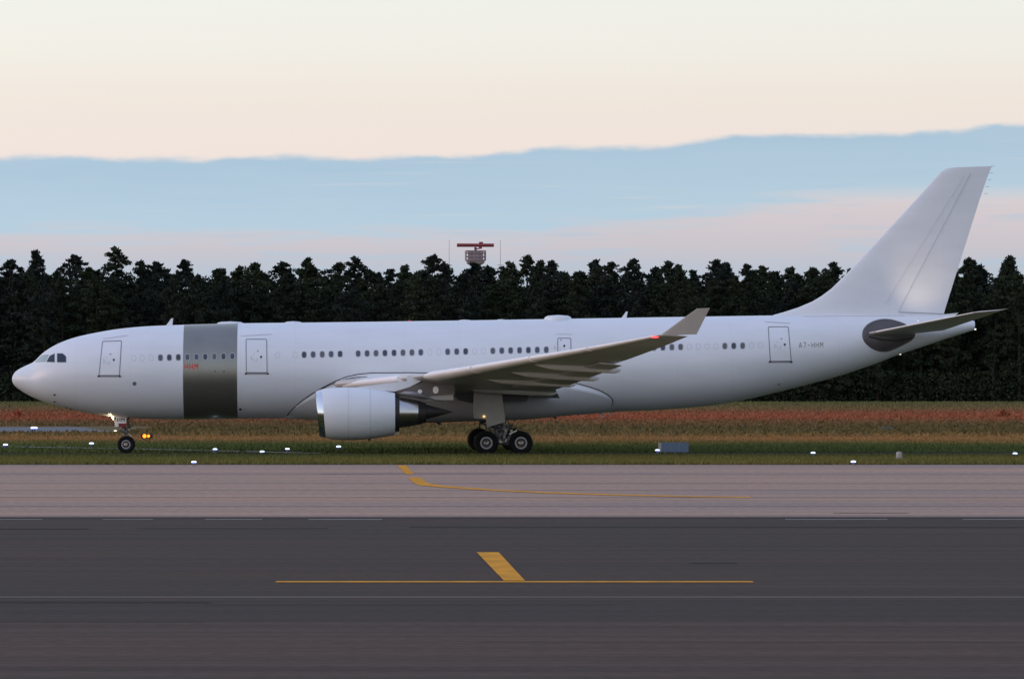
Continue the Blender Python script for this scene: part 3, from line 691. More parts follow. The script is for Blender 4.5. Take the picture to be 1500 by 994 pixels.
# engines ------------------------------------------------------------
def engine(side):
    def scarf(mb, c, xa, xb):
        mb.v = [(x+(c[2]-z)*.085*min(1, max(0, (xb-x)/(xb-xa))), y, z) for x, y, z in mb.v]; return mb
    Y = 9.37; q = lambda px, py: loc(px, py, -Y)
    xf, _ = q(465.0, 605); zc0 = q(463, 605.6)[1]; k = (D-Y)/F
    def P(px, r): return (q(px+(1.5 if px < 470 else 0), 605)[0]-xf, r*k)
    c = (xf, side*Y, zc0)
    o = MB()
    o.lathe([P(474,35.4),P(480,36.9),P(490,38.0),P(503,38.6),P(520,38.5),P(540,37.2),P(560,34.4),P(578.3,31.0),P(578.3,30.0),P(560,30.6),P(535,30.5)], c, white, n=64)
    scarf(o, c, c[0]+P(474,0)[0], c[0]+P(500,0)[0]); n_ = o.build('engine_nacelle', plane, angle=40)
    for px in (510.5, 542):
        o = MB(); r_ = {510.5: 38.62, 542: 37.0}[px]; o.lathe([P(px-.35,r_+.1),P(px+.35,r_+.08)], c, mat_seam, n=64); o.build('cowl_seam', n_)
    o = MB(); o.lathe([P(485,28.6),P(474,29.0),P(468,29.8),P(464.6,30.9),P(463.5,32.0),P(464.2,33.0),P(467,34.0),P(470.5,34.8),P(474.2,35.46)], c, lipm, n=64); scarf(o, c, c[0]+P(474.3,0)[0], c[0]+P(500,0)[0]); o.build('inlet_lip', n_)
    o = MB(); o.lathe([P(500,29),P(485,28.8)], c, pylm, n=48); o.lathe([P(500,29),P(500,9)], c, hydm, n=48); o.lathe([P(500,9),P(490,6),P(482,2),P(480,.05)], c, darkm, n=24)
    for j in range(34):
        t = 2*math.pi*j/34; a = Vector((0, math.cos(t), math.sin(t))); b = Vector((0, math.cos(t+.12), math.sin(t+.12))); x_ = P(497,0)[0]; x2_ = P(494,0)[0]; base = Vector(c)
        o.add([base+Vector((x2_,0,0))+a*9*k, base+Vector((x2_,0,0))+a*28.5*k, base+Vector((x_,0,0))+b*28.5*k, base+Vector((x_,0,0))+b*9*k], [(0,1,2,3)], corem)
    o.build('fan', n_)
    o = MB(); o.lathe([P(535,29),P(560,28.0),P(578,27.0),P(585,25.6)], c, darkm, n=48); o.lathe([P(535,23),P(578,22.6),P(584.6,22.4)], c, darkm, n=48); o.build('fan_duct', n_)
    cc = (c[0], c[1], c[2]+1.3*k)
    o = MB(); o.lathe([P(584.6,22.2),P(598,20.2),P(612.4,17.8)], cc, corem, n=48); o.build('core_cowl', n_)
    o = MB(); o.lathe([P(579,25.8),P(584.6,24.2),P(584.7,22.0)], cc, darkm, n=48); o.lathe([P(612.4,17.8),P(618,16),P(624,14.0),P(624,12.6),P(612,12)], cc, darkm, n=48); o.build('core_nozzle', n_)
    c2 = (c[0], c[1], c[2]+2.5*k)
    o = MB(); o.lathe([P(612,11),P(624,10.6),P(640,6.8),P(655,2.6),P(664.5,.1)], c2, plugm, n=32); o.build('exhaust_plug', n_)
    o = MB(); xs2, z2 = q(568, 636.5); xe2, ze2 = q(584, 634.2); o.slab([(xs2,c[1]+side*.1,z2+.05),(xe2,c[1]+side*.1,ze2+.03),(xe2,c[1]+side*.1,ze2-.02),(xs2,c[1]+side*.1,z2-.04)], (0,.05,0), slat_m); o.build('drain_fairing', n_, smooth=False)
    o = MB(); xs2, z2 = q(541, 643.2); o.box((xs2, c[1], z2-.02), (.14,.10,.14), hydm); o.build('drain_mast', n_, smooth=False)
    for zz2 in (617.5, 629):
        o = MB()
        for px in (524, 531, 549, 557):
            xq, zq = q(px, zz2); rr_ = 37.5*k; yq = math.sqrt(max(.01, (36.2 if px > 545 else 38.2)**2*k*k-(zq-zc0)**2)); o.box((xq, c[1]+side*(yq+.004), zq), (.08,.012,.03), mat_seam)
        o.build('cowl_latch', n_, smooth=False)
    # pylon
    def pl(pts, w, m, off=0.): 
        return [(q(*p_)[0], side*Y-w/2+off, q(*p_)[1]) for p_ in pts], (0, w, 0), m
    o = MB()
    for args in (([(508,569),(530,565.5),(560,562),(595.5,558.2),(596.5,550),(606,548.6),(608,555),(617,557.8),(600,566.4),(579,573),(560,572),(530,570)], .46, white),):
        o.slab(*pl(*args))
    p_ = o.build('engine_pylon', plane, smooth=False)
    o = MB(); o.slab(*pl([(579,572.6),(600,566.6),(618,560),(626,552),(660,553),(665.5,564.3),(665.8,577),(624.4,580),(600,577),(583,576)], .50, pylm)); o.build('pylon_panel', p_, smooth=False)
    o = MB(); o.slab(*pl([(624.5,580.2),(664,577.3),(664,585.6),(640,585.5),(626,586)], .40, doorg)); o.build('pylon_skirt', p_, smooth=False)
    for cx, cy, a, b in ((615,573,3.3,2.8),(638,570.9,4.2,5.2)):
        o = MB(); o.slab(*pl(oval(cx,cy,a,b,20,2.2), .53, slat_m)); o.build('pylon_access_panel', p_, smooth=False)
    o = MB(); rows = []
    for px, py, r in ((581,577,.06),(592,575.6,.34),(606,576.8,.44),(618,580,.36),(632,583.8,.20),(651,588,.02)):
        x_, z_ = q(px, py); rows.append([(x_, side*Y+1.15*r*math.cos(2*math.pi*j/14)*1.2, z_+.42*r*math.sin(2*math.pi*j/14)) for j in range(14)])
    o.grid(rows, mat_aft, cap=True); o.build('aft_pylon_fairing', p_)
engine(-1); engine(1)

mat_rud = mat('rudder_gap_grey', (.36,.36,.38), .5)
# fin -----------------------------------------------------------------
def fl(px, py): return loc(px, py, 0)
LEf = [(1126,466),(1133,461.2),(1150,456.4),(1170,450),(1190,441.5),(1204,433),(1218,422.5),(1240,401),(1290,348),(1340,294),(1372,258.5),(1378,252),(1385,247),(1392,245.6)]
TEf = [(1380,466),(1382,461),(1383,458),(1385.3,450),(1388,441.5),(1390.6,433),(1394,422.5),(1400.6,401),(1417.5,348),(1434.5,294),(1446.8,258.5),(1449.3,252),(1451.5,247),(1453,243.4)]
o = MB(); rows = []
for a, b in zip(LEf, TEf):
    ax, az_ = fl(*a); bx, bz = fl(*b); c = bx-ax; row = []
    tk = .085 if c < 6.0 else .085*6.0/c+.0
    for x, y in UPP+LOW[-2:0:-1]:
        yy = (y-(.0035*(x-.1)*(1-x)*10))*1.0
        row.append((ax+c*x, y*c*tk*1.1, az_+(bz-az_)*x))
    rows.append(row)
o.grid(rows, white, cap=True); fin = o.build('tail_fin', plane, angle=40)
def fin_y(px, py):
    """half thickness of the fin at a pixel"""
    x, z = fl(px, py); best = None
    for i in range(len(rows)-1):
        z0, z1 = rows[i][0][2], rows[i+1][0][2]
        if z0 <= z <= z1 and z1 > z0:
            t = (z-z0)/(z1-z0); ax = rows[i][0][0]*(1-t)+rows[i+1][0][0]*t; bx = rows[i][22][0]*(1-t)+rows[i+1][22][0]*t; c = bx-ax; xx = min(1, max(0, (x-ax)/c))
            tk = .085 if c < 6 else .085*6/c
            T_ = 5*(.40*math.sqrt(xx)-.25*xx-.35*xx**2+.30*xx**3-.10*xx**4)
            return x, z, T_*.50*c*tk*1.1+.03
    return x, z, .1
def fin_line(a, b, w, m, nm, up=False):
    o = MB(); pts = []
    for t in np.linspace(0, 1, 14):
        x, z, y = fin_y(a[0]+(b[0]-a[0])*t, a[1]+(b[1]-a[1])*t); pts.append((x, -y-.005, z))
    o.tube(pts, w, m, 5); o.build(nm, fin)
fin_line((1421.5,254),(1316,456), .009, mat_rud, 'rudder_hinge_line'); fin_line((1411.5,258),(1296,446), .008, faint, 'fin_seam')
fin_line((1316,457),(1382,459.6), .016, linem, 'rudder_base_gap')
for k in range(5):
    x, z = fl(1453-k*2.6, 243.6+k*10); o = MB(); o.tube([(x-.05,0,z),(x+.17,0,z+.012)], .010, linem, 5); o.build('static_discharger', fin)
# dorsal fillet line
o = MB(); o.tube([fpx(*q, .01) for q in ((1178,463.6),(1215,463.2),(1250,462.8),(1290,462.6),(1325,462.4))], .016, faint, 5); o.build('dorsal_seam', plane)

# stabilisers --------------------------------------------------------
def stab(side):
    Yr, Yt = 1.3, 9.7
    r0, r1, t0, t1 = loc(1266,489,-Yr), loc(1381,484,-Yr), loc(1437,455.5,-Yt), loc(1476,452.0,-Yt)
    o = MB(); rows = []
    for t in list(np.linspace(0, .94, 10))+[.98, 1.0]:
        Y = Yr+(Yt-Yr)*t; a = [r0[k]+(t0[k]-r0[k])*t for k in range(2)]; b = [r1[k]+(t1[k]-r1[k])*t for k in range(2)]
        if t > .94: a[0] += (t-.94)*14; a[1] += (b[1]-a[1])*(t-.94)*4
        c = b[0]-a[0]
        rows.append([(a[0]+c*x, side*Y, a[1]+(b[1]-a[1])*x+(-y)*c*.10) for x, y in UPP+LOW[-2:0:-1]])
    o.grid(rows, wing_grey, cap=True); s_ = o.build('tail_stabiliser', plane, angle=40)
    o = MB(); rr = [[(p[0]-.012, p[1], p[2]) for p in (row[1], row[0], row[-1])] for row in rows[1:10]]
    o.grid([[(x-.004, y, z+(.012 if i == 2 else (-.012 if i == 0 else 0))) for i, (x, y, z) in enumerate(r)] for r in rr], slat_m, closed=False); o.build('stabiliser_leading_edge', s_)
    # seal plate around the root
    o = MB(); lp = [(1264,489),(1266,481),(1274,473),(1288,468),(1302,467.6),(1316,471),(1328,476),(1337,484.5),(1340,490.5),(1336,497),(1322,505),(1306,512.5),(1294,515),(1280,511.5),(1269,503),(1265,496)]
    for _ in range(2): lp = [tuple(np.array(a_)*w1_+np.array(b_)*(1-w1_)) for a_, b_ in zip(lp, lp[1:]+lp[:1]) for w1_ in (.75, .25)]
    n = len(lp); cpt = np.array(lp).mean(0); R_ = []
    for t, e in ((1.04,.004),(1,.05),(.9,.075),(.6,.085),(.3,.09)): R_.append([fpx(*(cpt+(np.array(q)-cpt)*t), e) for q in lp])
    R_ = [[(v.x, v.y*(-side), v.z) for v in r] for r in R_]
    o.grid(R_, sealm); o.add(R_[-1], [tuple(range(n))], sealm); sp_ = o.build('stabiliser_seal_plate', plane, angle=60)
    o = MB(); o.tube([(v.x, v.y*(-side), v.z) for v in [fpx(*(cpt+(np.array(q)-cpt)*.93), .075) for q in lp+lp[:1]]], .022, pylm, 6); o.build('seal_rim', sp_)
    o = MB(); o.tube([(v.x, v.y*(-side), v.z) for v in [fpx(*q, .10) for q in ((1272,493),(1290,497),(1312,498),(1334,494.5))]], .05, seam, 8); o.build('seal_crease', sp_)
stab(-1); stab(1)
# logo lamp on the stabiliser root that washes the fin with warm light
lx, lz = loc(1345, 470, -3.2)
o = MB(); o.lathe([(0,.026),(.02,.026),(.03,.015),(.034,.003)], (lx, -3.2, lz), lamp_s, 'z', 14); o.build('logo_lamp', plane)
ll = bpy.data.lights.new('logo_light', 'SPOT'); ll.energy = 170; ll.color = (1,.74,.48); ll.spot_size = R(75); ll.spot_blend = 1.0; ll.shadow_soft_size = .1
lo_ = bpy.data.objects.new('logo_light', ll); COL.objects.link(lo_); lo_.parent = plane; lo_.location = (lx, -3.25, lz+.15)
tx, tz = loc(1352, 395, 0); lo_.rotation_euler = (Vector((lx, -3.25, lz+.15))-Vector((tx, 0, tz))).to_track_quat('Z', 'Y').to_euler()
# tail cone end
o = MB(); x, z = loc(1426.5, 476.5, 0); w, hh, zc = fus(X1)
o.lathe([(-.03,hh+.012),(.02,hh+.012),(.02,hh-.06),(-.3,hh-.08)], (X1, 0, zc), darkm, n=28); o.build('apu_exhaust', plane)
o = MB(); o.lathe([(0,.03),(.05,.05),(.11,.03),(.13,.002)], (X1-.02, -.12, loc(1427.5,482,0)[1]), lamp_s, n=10); o.build('tail_light', plane)
o = MB(); x, z = loc(1318.5, 518, 0); o.lathe([(-.06,.01),(0,.05),(.06,.01)], (x, 0, z-.02), lamp_s, n=10); o.build('tail_light', plane)
# antennas on the spine and under the belly
def blade(pts, w, m, nm):
    o = MB(); o.slab([(loc(*q)[0], -w/2, loc(*q)[1]) for q in pts], (0, w, 0), m); o.build(nm, plane, smooth=False)
blade([(242.5,477.5),(246,473),(251,466),(253.6,466),(252.4,477.5)], .06, white, 'blade_antenna')
blade([(909.5,466.5),(913,462),(917,456.2),(919.5,456.2),(917.5,466.5)], .06, white, 'blade_antenna')
def dome(px0, px1, ytop, ybase, wid, nm, sq=3.0, m=white):
    o = MB(); x0, z0 = loc(px0, ybase); x1, _ = loc(px1, ybase); zt2 = loc(px0, ytop)[1]; cx = (x0+x1)/2; a = (x1-x0)/2; h = zt2-z0; rows = []
    for t in np.linspace(0, 1, 9):
        r_ = (1-t**sq)**(1/sq) if t < 1 else .01
        rows.append([(cx+a*r_*math.cos(2*math.pi*k/28), wid*r_*math.sin(2*math.pi*k/28), z0-.06+(h+.06)*t) for k in range(28)])
    o.grid(rows, m, cap=True); o.build(nm, plane, angle=50)
dome(317,358,470.6,475.2,.42,'antenna_fairing'); dome(416.5,443,470.4,473.4,.35,'antenna_fairing'); dome(797,837.5,461.2,467.8,.75,'satcom_dome')
dome(671,691,468.0,470,.3,'antenna_fairing'); dome(727,741,467.3,469.4,.3,'antenna_fairing')
dome(597.5,603,468.4,471,.10,'beacon_light',2.0,lamp_rd)
blade([(638,617),(641,621.6),(645.5,622.6),(645.5,617.5)], .05, hydm, 'drain_mast')
blade([(876.5,601.5),(880.5,601.5),(885.6,611.5),(882.5,611.5)], .05, faint, 'drain_mast')
blade([(896,599.8),(902,600.4),(900,603.6),(897,603.6)], .05, hydm, 'drain_mast'); blade([(893,603),(896,603),(896.5,608),(893.5,608)], .05, faint, 'drain_mast')
blade([(811,608),(816,608),(814.5,613.6),(811,613)], .05, hydm, 'drain_mast'); blade([(404,609),(411,609),(411,611.6),(405,611.2)], .06, seam, 'drain_mast')

# landing gear --------------------------------------------------------
def wheel_mesh(r, w, rim):
    o = MB(); h = w/2
    o.lathe([(-h*.72,rim),(-h*.92,rim+(r-rim)*.35),(-h,rim+(r-rim)*.6),(-h*.86,r-.05),(-h*.55,r-.012),(-h*.3,r),(-h*.29,r-.012),(-h*.24,r-.012),(-h*.23,r),(h*.23,r),(h*.24,r-.012),(h*.29,r-.012),(h*.3,r),(h*.55,r-.012),(h*.86,r-.05),(h,rim+(r-rim)*.6),(h*.92,rim+(r-rim)*.35),(h*.72,rim)], (0,0,0), tyrem, 'y', 44)
    t = o.build('wheel')
    o = MB()
    o.lathe([(-h*.70,rim+.004),(-h*.80,rim-.005),(-h*.80,rim*.76),(-h*.60,rim*.74)], (0,0,0), rimm, 'y', 40); o.lathe([(-h*.60,rim*.75),(-h*.55,rim*.4)], (0,0,0), hubdark, 'y', 40)
    o.lathe([(h*.70,rim+.004),(h*.80,rim-.005),(h*.80,rim*.76),(h*.60,rim*.74)], (0,0,0), rimm, 'y', 40); o.lathe([(h*.60,rim*.75),(h*.55,.0)], (0,0,0), hubdark, 'y', 40)
    for j in range(9):
        a = 2*math.pi*j/9; o.box((rim*.58*math.cos(a), -h*.60, rim*.58*math.sin(a)), (.05,.04,.05), hubdark, ry=-a)
    rm = o.build('rim', t)
    o = MB(); o.lathe([(-h*.55,rim*.42),(-h*.85,rim*.40),(-h*.95,rim*.30),(-h*1.0,rim*.22),(-h*.92,.0)], (0,0,0), hubm, 'y', 24); o.build('hub', t)
    return t
MW = wheel_mesh(.69, .50, .36)
first = True
gx = {}
for side in (-1, 1):
    xc = (loc(713.8, 649, -6.04)[0]+loc(762, 650, -6.04)[0])/2
    for dx in (-.99, .99):
        for dy in (-.70, .70):
            w_ = MW if first else copy_tree(MW); first = False
            w_.parent = plane; w_.location = (xc+dx-(.02 if dx < 0 else 0), side*5.34+dy, .69); w_.rotation_euler = (0, rng.uniform(0, 1), 0 if (side*5.34+dy < side*5.34) else math.pi)
    o = MB(); Yg = side*5.34
    o.tube([(xc-1.1,Yg,.69),(xc-.2,Yg,.72),(xc+.2,Yg,.72),(xc+1.1,Yg,.69)], [.12,.17,.17,.12], strutm, 12)                      # bogie beam
    for dx in (-.99, .99): o.tube([(xc+dx,Yg-.62,.69),(xc+dx,Yg+.62,.69)], .09, strutm, 10)
    o.tube([(xc-.02,Yg,.7),(xc-.05,Yg,1.5)], .12, strutm, 14); o.tube([(xc-.06,Yg,1.45),(xc-.12,Yg,4.3)], .19, strutm, 14)              # leg
    o.tube([(xc-.12,Yg-.16,.9),(xc-.42,Yg-.2,1.35),(xc+.0,Yg-.2,1.8)], .06, strutm, 8)                                            # torque links
    o.tube([(xc+.30,Yg-.2,.85),(xc+.5,Yg-.2,1.25),(xc+.22,Yg-.2,1.7)], .055, strutm, 8)
    o.tube([(xc-.1,Yg,2.0),(xc-1.0,Yg-.1*side,4.0)], .09, strutm, 10)
    g_ = o.build('main_gear_leg', plane)
    o = MB()
    for a in range(30):
        x0 = xc+rng.uniform(-.5, .6); z0 = rng.uniform(.6, 1.5); y0 = Yg-side*-1*rng.uniform(.1, .42)
        o.tube([(x0,y0,z0),(x0+rng.uniform(-.2,.2),y0,z0+rng.uniform(.15,.5)),(x0+rng.uniform(-.25,.25),y0,z0+rng.uniform(.3,.8))], .022, hydm, 5)
    o.tube([(xc-1.02,Yg-.3,1.25),(xc-.95,Yg-.3,1.9)], .05, hydm, 6); o.tube([(xc-1.0,Yg-.3,1.75),(xc-.55,Yg-.3,1.55),(xc-.1,Yg-.3,1.5)], .04, hydm, 6)
    o.tube([(xc+.35,Yg-.3,1.5),(xc+.9,Yg-.3,1.58),(xc+1.2,Yg-.3,1.42)], .025, hydm, 6)
    for a in range(12): o.box((xc+rng.uniform(-.25,.5), Yg-.3, rng.uniform(.7,1.5)), (rng.uniform(.08,.2),.12,rng.uniform(.08,.22)), strutm if a % 2 else hubm, ry=rng.uniform(-.6,.6))
    o.box((xc-.72,Yg-.1,2.15), (.44,.3,.85), hydm)
    o.build('hydraulic_lines', g_)
    o = MB(); o.tube([(xc+.33,Yg-.40,1.18),(xc+.78,Yg-.40,1.40)], .05, slat_m, 8); o.build('brake_rod', g_)
    Yd = 6.2
    q = lambda px, py: (loc(px, py, -Yd)[0], side*Yd, loc(px, py, -Yd)[1])
    o = MB(); o.slab([q(*p_) for p_ in ((694.2,568),(735,568),(736.4,590),(740.4,617.4),(713.4,625.6),(711.8,613.6),(694,612.2),(693,600))], (0, -.07*side, 0), doorg); o.build('main_gear_door', plane, smooth=False)
    o = MB(); x_, z_ = loc(709, 609.6, -Yd); o.lathe([(-.08,.01),(-.045,.065),(.045,.065),(.08,.01)], (x_, side*(Yd+.06), z_), lamp_warm if side < 0 else linem, n=10); o.build('wing_lamp', g_)
    o = MB(); o.slab([(loc(a,b,-6.0)[0], side*(3.0), loc(a,b,-6.0)[1]) for a, b in ((668,577),(695,570),(740,570),(776,578),(772,588),(740,588),(690,590),(672,586))], (0, side*2.6, 0), hydm); o.build('wheel_well', plane, smooth=False)
# nose gear
nx = loc(184.6, 652, -.3)[0]
NW = wheel_mesh(.515, .36, .27)
for i, dy in enumerate((-.32, .32)):
    w_ = NW if i == 0 else copy_tree(NW); w_.parent = plane; w_.location = (nx, dy, .515); w_.rotation_euler = (0, .3, 0 if dy < 0 else math.pi)
o = MB(); o.tube([(nx,-.3,.515),(nx,.3,.515)], .07, strutm, 10); o.tube([(nx,0,.515),(nx-.12,0,1.15)], .075, strutm, 12); o.tube([(nx-.11,0,1.1),(nx-.22,0,2.4)], .12, strutm, 12)
o.tube([(nx-.05,-.05,.75),(nx+.30,-.05,1.0),(nx-.02,-.05,1.35)], .03, slat_m, 6); o.tube([(nx-.22,0,1.75),(nx+.45,0,2.3)], .05, hydm, 6)
ng = o.build('nose_gear_leg', plane)
o = MB()
for a in range(10):
    x0 = nx+rng.uniform(-.3,.35); z0 = rng.uniform(1.0,1.7); o.tube([(x0,-.14,z0),(x0+rng.uniform(-.15,.2),-.16,z0+rng.uniform(.05,.3)),(x0+rng.uniform(-.1,.25),-.14,z0+rng.uniform(.1,.4))], .024, hydm, 5)
for a in range(5): o.box((nx+rng.uniform(-.25,.1), -.15, rng.uniform(1.1,1.6)), (rng.uniform(.06,.16),.1,rng.uniform(.06,.16)), strutm if a % 2 else hydm, ry=rng.uniform(-.5,.5))
o.build('hydraulic_lines', ng)
q = lambda px, py, Y=.34: (loc(px, py, -Y)[0], -Y, loc(px, py, -Y)[1])
o = MB(); o.slab([q(*p_) for p_ in ((170.4,610),(184,610),(185.2,612),(184.8,620),(175.5,620),(175,624),(167.8,624.5),(168.6,620))], (0,.05,0), slat_m); nd = o.build('nose_gear_door', plane, smooth=False)
o = MB(); letters(o, 'HM', 172.0, 182.0, 612.0, 617.0, black, lambda px, py, e: q(px, py, .34+e), 1.15); o.build('lettering', nd)
o = MB(); o.slab([q(px,py,.38) for px, py in ((173.4,619.8),(185,619.8),(185,625.2),(174,625.2))], (0,.3,0), redm); o.build('tow_bar_marking', ng, smooth=False)
o = MB(); o.slab([q(px,py,-.34) for px, py in ((168,610),(185,610),(184.8,621),(168,621))], (0,-.05,0), slat_m); o.build('nose_gear_door', plane, smooth=False)
for (px, py, r, nm, m) in ((166.5,612.4,.125,'landing_lamp',lamp_w),(164.6,610.4,.10,'landing_lamp',lamp_w),(169,630.6,.055,'taxi_lamp',lamp_s)):
    x_, z_ = loc(px, py, -.2); o = MB(); o.lathe([(-r*.35,.004),(-r*.3,r*.6),(0,r)], (x_, -.2, z_), m, n=16); o.lathe([(0,r),(r*.9,r*.8),(r*1.4,r*.2)], (x_, -.2, z_), strutm, n=16)
    if nm == 'taxi_lamp': o.lathe([(-.09,.022),(.09,.022)], (x_, -.24, z_), m, n=8)
    o.build(nm, ng)
o = MB(); o.tube([(loc(169,630.6,-.2)[0],-.2,loc(169,630.6,-.2)[1]),(nx-.13,0,1.35)], .02, hydm, 5); o.tube([(loc(166,612,-.2)[0]+.1,-.2,loc(166,612,-.2)[1]),(nx-.2,0,2.05)], .03, strutm, 5); o.build('lamp_bracket', ng)
pl_ = bpy.data.lights.new('landing_lamp_glow', 'POINT'); pl_.energy = 9; pl_.color = (1,.72,.42); pl_.shadow_soft_size = .08
po = bpy.data.objects.new('landing_lamp_glow', pl_); COL.objects.link(po); po.parent = plane; x_, z_ = loc(163, 611.5, -.3); po.location = (x_-.1, -.32, z_-.05)

# ================================================================== AIRFIELD FURNITURE
def edge_light_meshes():
    rt = empty('edge_light', (0,0,0))
    o = MB(); o.lathe([(0,.16),(.03,.16),(.04,.05),(.14,.05),(.15,.12),(.17,.12)], (0,0,0), linem, 'z', 14); o.build('base', rt)
    o = MB(); o.lathe([(.17,.13),(.20,.14),(.21,.13)], (0,0,0), lamp_bb, 'z', 14); o.build('collar', rt)
    o = MB(); o.lathe([(.212,.15),(.25,.16),(.285,.10),(.295,.005)], (0,0,0), lamp_b, 'z', 14); o.build('lens', rt)
    return rt
EL = [(8,656.2,'blue-white edge light at the far left beside the pale path'),(134,654.2,'blue-white edge light in the grass ahead of the nose wheel'),(315,662.5,'blue-white edge light under the graphite band, left of two more'),(384,666,'blue-white edge light in the grass nearer than its two neighbours under the forward fuselage'),
      (421,662,'blue-white edge light in the grass left of the engine intake'),(496,659,'blue-white edge light in the grass below the engine'),(284,682,'blue-white edge light on the concrete edge below the graphite band'),(963,664,'blue-white edge light beside the blue-grey sign board'),
      (1191,668,'blue-white edge light in the grass below the rear door'),(1250,681.4,'blue-white edge light on the concrete edge under the tail'),(1487,669,'blue-white edge light in the grass at the far right'),(1312,684,None)]
el0 = edge_light_meshes(); used = False
for px, py, lb in EL:
    if lb is None: continue
    e = el0 if not used else copy_tree(el0); used = True
    x, y = gpt(px, py); e.location = (x, y, .0); s = .85 if depth(py) < 262 else .95; e.scale = (s, s, s); tag(e, lb, 'light', 'taxiway edge lights in the grass')
x, y = gpt(50, 633.5); e = copy_tree(el0); e.location = (x, y, .02); e.scale = (1.7,1.7,1.5); tag(e, 'warm white light on the far taxiway left of the nose', 'light', 'taxiway edge lights in the grass')
for ch in e.children:
    if ch.name.startswith('lens'):
        ch.data = ch.data.copy(); ch.data.materials[0] = lamp_s
# amber guard light behind the nose wheel
x, y = gpt(215, 646); g = empty('guard_light', (x, y, 0), 0, 'twin amber guard light glowing behind the nose wheel', 'light')
o = MB(); o.box((0,.08,.36), (.80,.14,.30), darkm); o.tube([(-.2,.08,0),(-.2,.08,.25)], .03, darkm, 6); o.tube([(.2,.08,0),(.2,.08,.25)], .03, darkm, 6); o.build('housing', g, smooth=False)
for dx, r in ((-.15,.13),(.12,.10)):
    o = MB(); o.lathe([(0,r),(-.03,r*.8),(-.05,.005)], (dx,.005,.36), lamp_a, 'y', 16); o.build('lens', g)
    o = MB(); o.lathe([(0,r+.02),(-.16,r+.02),(-.16,r+.01),(0,r+.005)], (dx,.0,.36), darkm, 'y', 16); o.build('visor', g)
# sign board seen from behind
x0, y0 = gpt(969.5, 664); x1, _ = gpt(1009, 664); sx0 = x0; wS = x1-x0
sgn = mat('sign_back_blue_grey', (.105,.145,.215), .5, var=.1, vscale=(1,1,1)); tan = mat('sign_end_tan', (.34,.28,.23), .6)
g = empty('airfield_sign', ((x0+x1)/2, y0+.6, 0), 0, 'low blue-grey airfield sign board with a tan end, right of the main wheels', 'sign')
o = MB(); o.box((0,0,.36), (wS,.16,.56), sgn); o.build('board', g, smooth=False)
for dx in (-wS/6, wS/6):
    o = MB(); o.box((dx,-.085,.36), (.02,.012,.54), linem); o.build('board_joint', g, smooth=False)
o = MB(); o.box((-wS/2-.10,-.02,.36), (.18,.20,.56), tan); o.build('end_cap', g, smooth=False)
for dx in (-wS/2+.2, 0, wS/2-.2):
    o = MB(); o.tube([(dx,.03,-.02),(dx,.03,.10)], .035, linem, 8); o.build('leg', g)
# small white-grey marker post
x, y = gpt(1317, 674); g = empty('marker_post', (x, y, 0), 0, 'short pale grey concrete marker post in the verge under the tail', 'post')
cpm = mat('marker_concrete', (.36,.33,.31), .8, var=.2, vscale=(5,5,5))
o = MB(); o.lathe([(0,.17),(.40,.16),(.46,.13),(.48,.01)], (0,0,0), cpm, 'z', 16); o.build('post', g)
o = MB(); o.lathe([(0,.24),(.05,.22),(.06,.17)], (0,0,0), cpm, 'z', 16); o.build('footing', g)
stm = mat('weathered_stone', (.13,.12,.11), .9, var=.3, vscale=(4,4,4))
x, y = gpt(1300, 630); g = empty('marker_stone', (x, y, 0), 0, 'flat pale marker slab lying in the meadow under the tail', 'marker')
o = MB(); o.box((0,0,.12), (.9,.5,.24), stm); o.box((0,-.03,.265), (.8,.4,.05), stm); o.build('slab', g, smooth=False)
# bushes in the meadow (two small dark spots)
def bush(px, py, r, label):
    x, y = gpt(px, py); n = 260; c = rng.normal(0, 1, (n, 3)); c /= np.linalg.norm(c, axis=1)[:, None]; c *= r*rng.uniform(.3, 1, (n, 1)); c[:, 2] = np.abs(c[:, 2])*.9
    rt = empty('bush', (x, y, -.02), 0, label, 'bush'); o = MB()
    for p_ in c:
        d1 = rng.normal(0, .12, 3); d2 = rng.normal(0, .14, 3); o.add([p_-d1, p_+d1, p_+d2+np.array([0,0,.1])], [(0,1,2)], grass_b)
    o.build('foliage', rt, smooth=False, recalc=False)
    o = MB(); o.tube([(0,0,0),(0,0,r*.6)], .04, bark, 5); o.build('stem', rt)
bush(1469, 611, .75, 'small dark bush alone in the red meadow at far right'); bush(26, 611, .7, 'small dark bush in the red meadow below the nose')
# approach radar beyond the wood
dR = 1250.0; kR = dR/F
x = (696.5-750)*kR; zR = lambda py: H+(HZ-py)*kR
rad_red = mat('radar_red', (.26,.045,.045), .5, var=.2, vscale=(.3,.3,.3)); rad_grey = mat('radar_steel', (.33,.25,.27), .5, var=.15, vscale=(.5,.5,.5))
g = empty('radar_tower', (x, dR-D, 0), R(4), 'red rotating radar antenna on a lattice tower rising above the wood', 'radar tower')
o = MB()
for a in (-1, 1):
    for b in (-1, 1): o.tube([(a*2.6,b*2.6,-.02),(a*1.1,b*1.1,zR(393))], .16, rad_grey, 6)
z_ = 0
while z_ < zR(398):
    f_ = lambda z: 2.6-1.5*z/zR(393)
    for a in (-1, 1):
        o.tube([(-f_(z_),a*f_(z_),z_),(f_(z_+4),a*f_(z_+4),z_+4)], .08, rad_grey, 5); o.tube([(a*f_(z_),-f_(z_),z_),(a*f_(z_+4),f_(z_+4),z_+4)], .08, rad_grey, 5)
        o.tube([(-f_(z_),a*f_(z_),z_),(f_(z_),a*f_(z_),z_)], .08, rad_grey, 5); o.tube([(a*f_(z_),-f_(z_),z_),(a*f_(z_),f_(z_),z_)], .08, rad_grey, 5)
    z_ += 4
o.build('lattice_tower', g)
o = MB(); rows = []
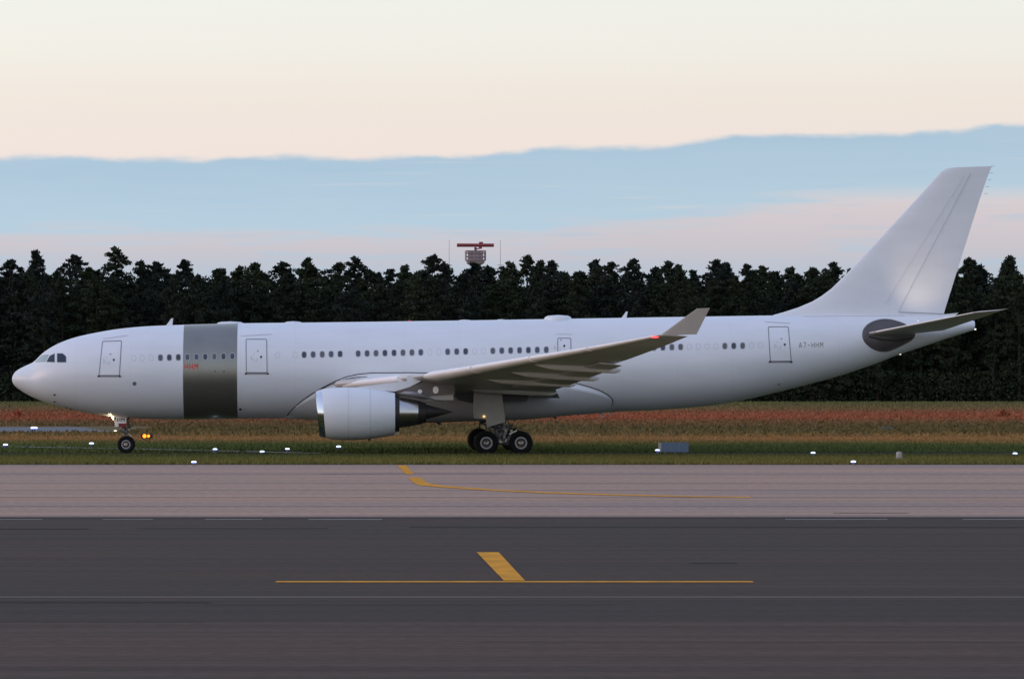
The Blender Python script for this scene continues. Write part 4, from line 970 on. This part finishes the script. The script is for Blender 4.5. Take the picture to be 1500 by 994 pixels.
for hw, py in ((.7,393),(1.1,389.5),(2.35,385.8),(2.5,382)): rows.append([(hw*a, hw*b, zR(py)) for a, b in ((-1,-1),(1,-1),(1,1),(-1,1))])
o.grid(rows, rad_grey, cap=True); o.build('platform', g, smooth=False)
o = MB(); hw = 2.75
for py in (381, 376, 370.5, 367.5):
    for a in (-1, 1): o.tube([(-hw,a*hw,zR(py)),(hw,a*hw,zR(py))], .12, rad_grey, 5); o.tube([(a*hw,-hw,zR(py)),(a*hw,hw,zR(py))], .12, rad_grey, 5)
for u_ in np.linspace(-1, 1, 6):
    for a in (-1, 1): o.tube([(u_*hw,a*hw,zR(382)),(u_*hw,a*hw,zR(367.4))], .08, rad_grey, 5); o.tube([(a*hw,u_*hw,zR(382)),(a*hw,u_*hw,zR(367.4))], .08, rad_grey, 5)
o.build('railing', g)
o = MB(); o.box((0,0,zR(374.5)), (4.2,4.2,zR(368.5)-zR(380.5)), rad_grey); o.build('equipment_cabin', g, smooth=False)
o = MB(); o.tube([(0,0,zR(369)),(0,0,zR(362))], .35, hydm, 10); o.build('turntable', g)
o = MB()
for t in np.linspace(-1, 1, 15):
    pass
rows = [[(-5.3,-.35,zR(361.4)),(-5.3,-.75,zR(359)),(-5.3,-.35,zR(356.8)),(-5.3,.35,zR(356.8)),(-5.3,.35,zR(361.4))]]
for xx in np.linspace(-5.2, 5.2, 9): rows.append([(xx, -.4-.5*(xx/5.3)**2+.2, zR(361.6)),(xx,-.75-.5*(xx/5.3)**2+.2,zR(359)),(xx,-.4-.5*(xx/5.3)**2+.2,zR(356.6)),(xx,.35,zR(356.6)),(xx,.35,zR(361.6))])
o.grid(rows, rad_red, cap=True); o.build('antenna_bar', g, smooth=False)
o = MB(); o.box((1.6,.2,zR(355.6)), (1.1,.8,.55), rad_red); o.tube([(1.2,-1.6,zR(364)),(.2,0,zR(364.6))], .16, rad_red, 6); o.box((1.3,-1.5,zR(363)), (.9,.5,.6), rad_red); o.build('feed_horn', g, smooth=False)
for px_, lb in ((658,'thin lightning mast left of the radar tower'),(733,'thin lightning mast right of the radar tower')):
    m_ = empty('lightning_mast', ((px_-750)*kR, dR-D, 0), 0, lb, 'mast', 'lightning masts by the radar'); o = MB(); o.tube([(0,0,-.02),(0,0,zR(352))], [.12,.05], rad_grey, 6); o.build('pole', m_)
    o = MB(); o.tube([(-.9,0,zR(388)),(.9,0,zR(388))], .06, rad_grey, 5); o.tube([(0,0,zR(352)),(0,0,zR(350))], .02, rad_grey, 4); o.build('crossarm', m_)
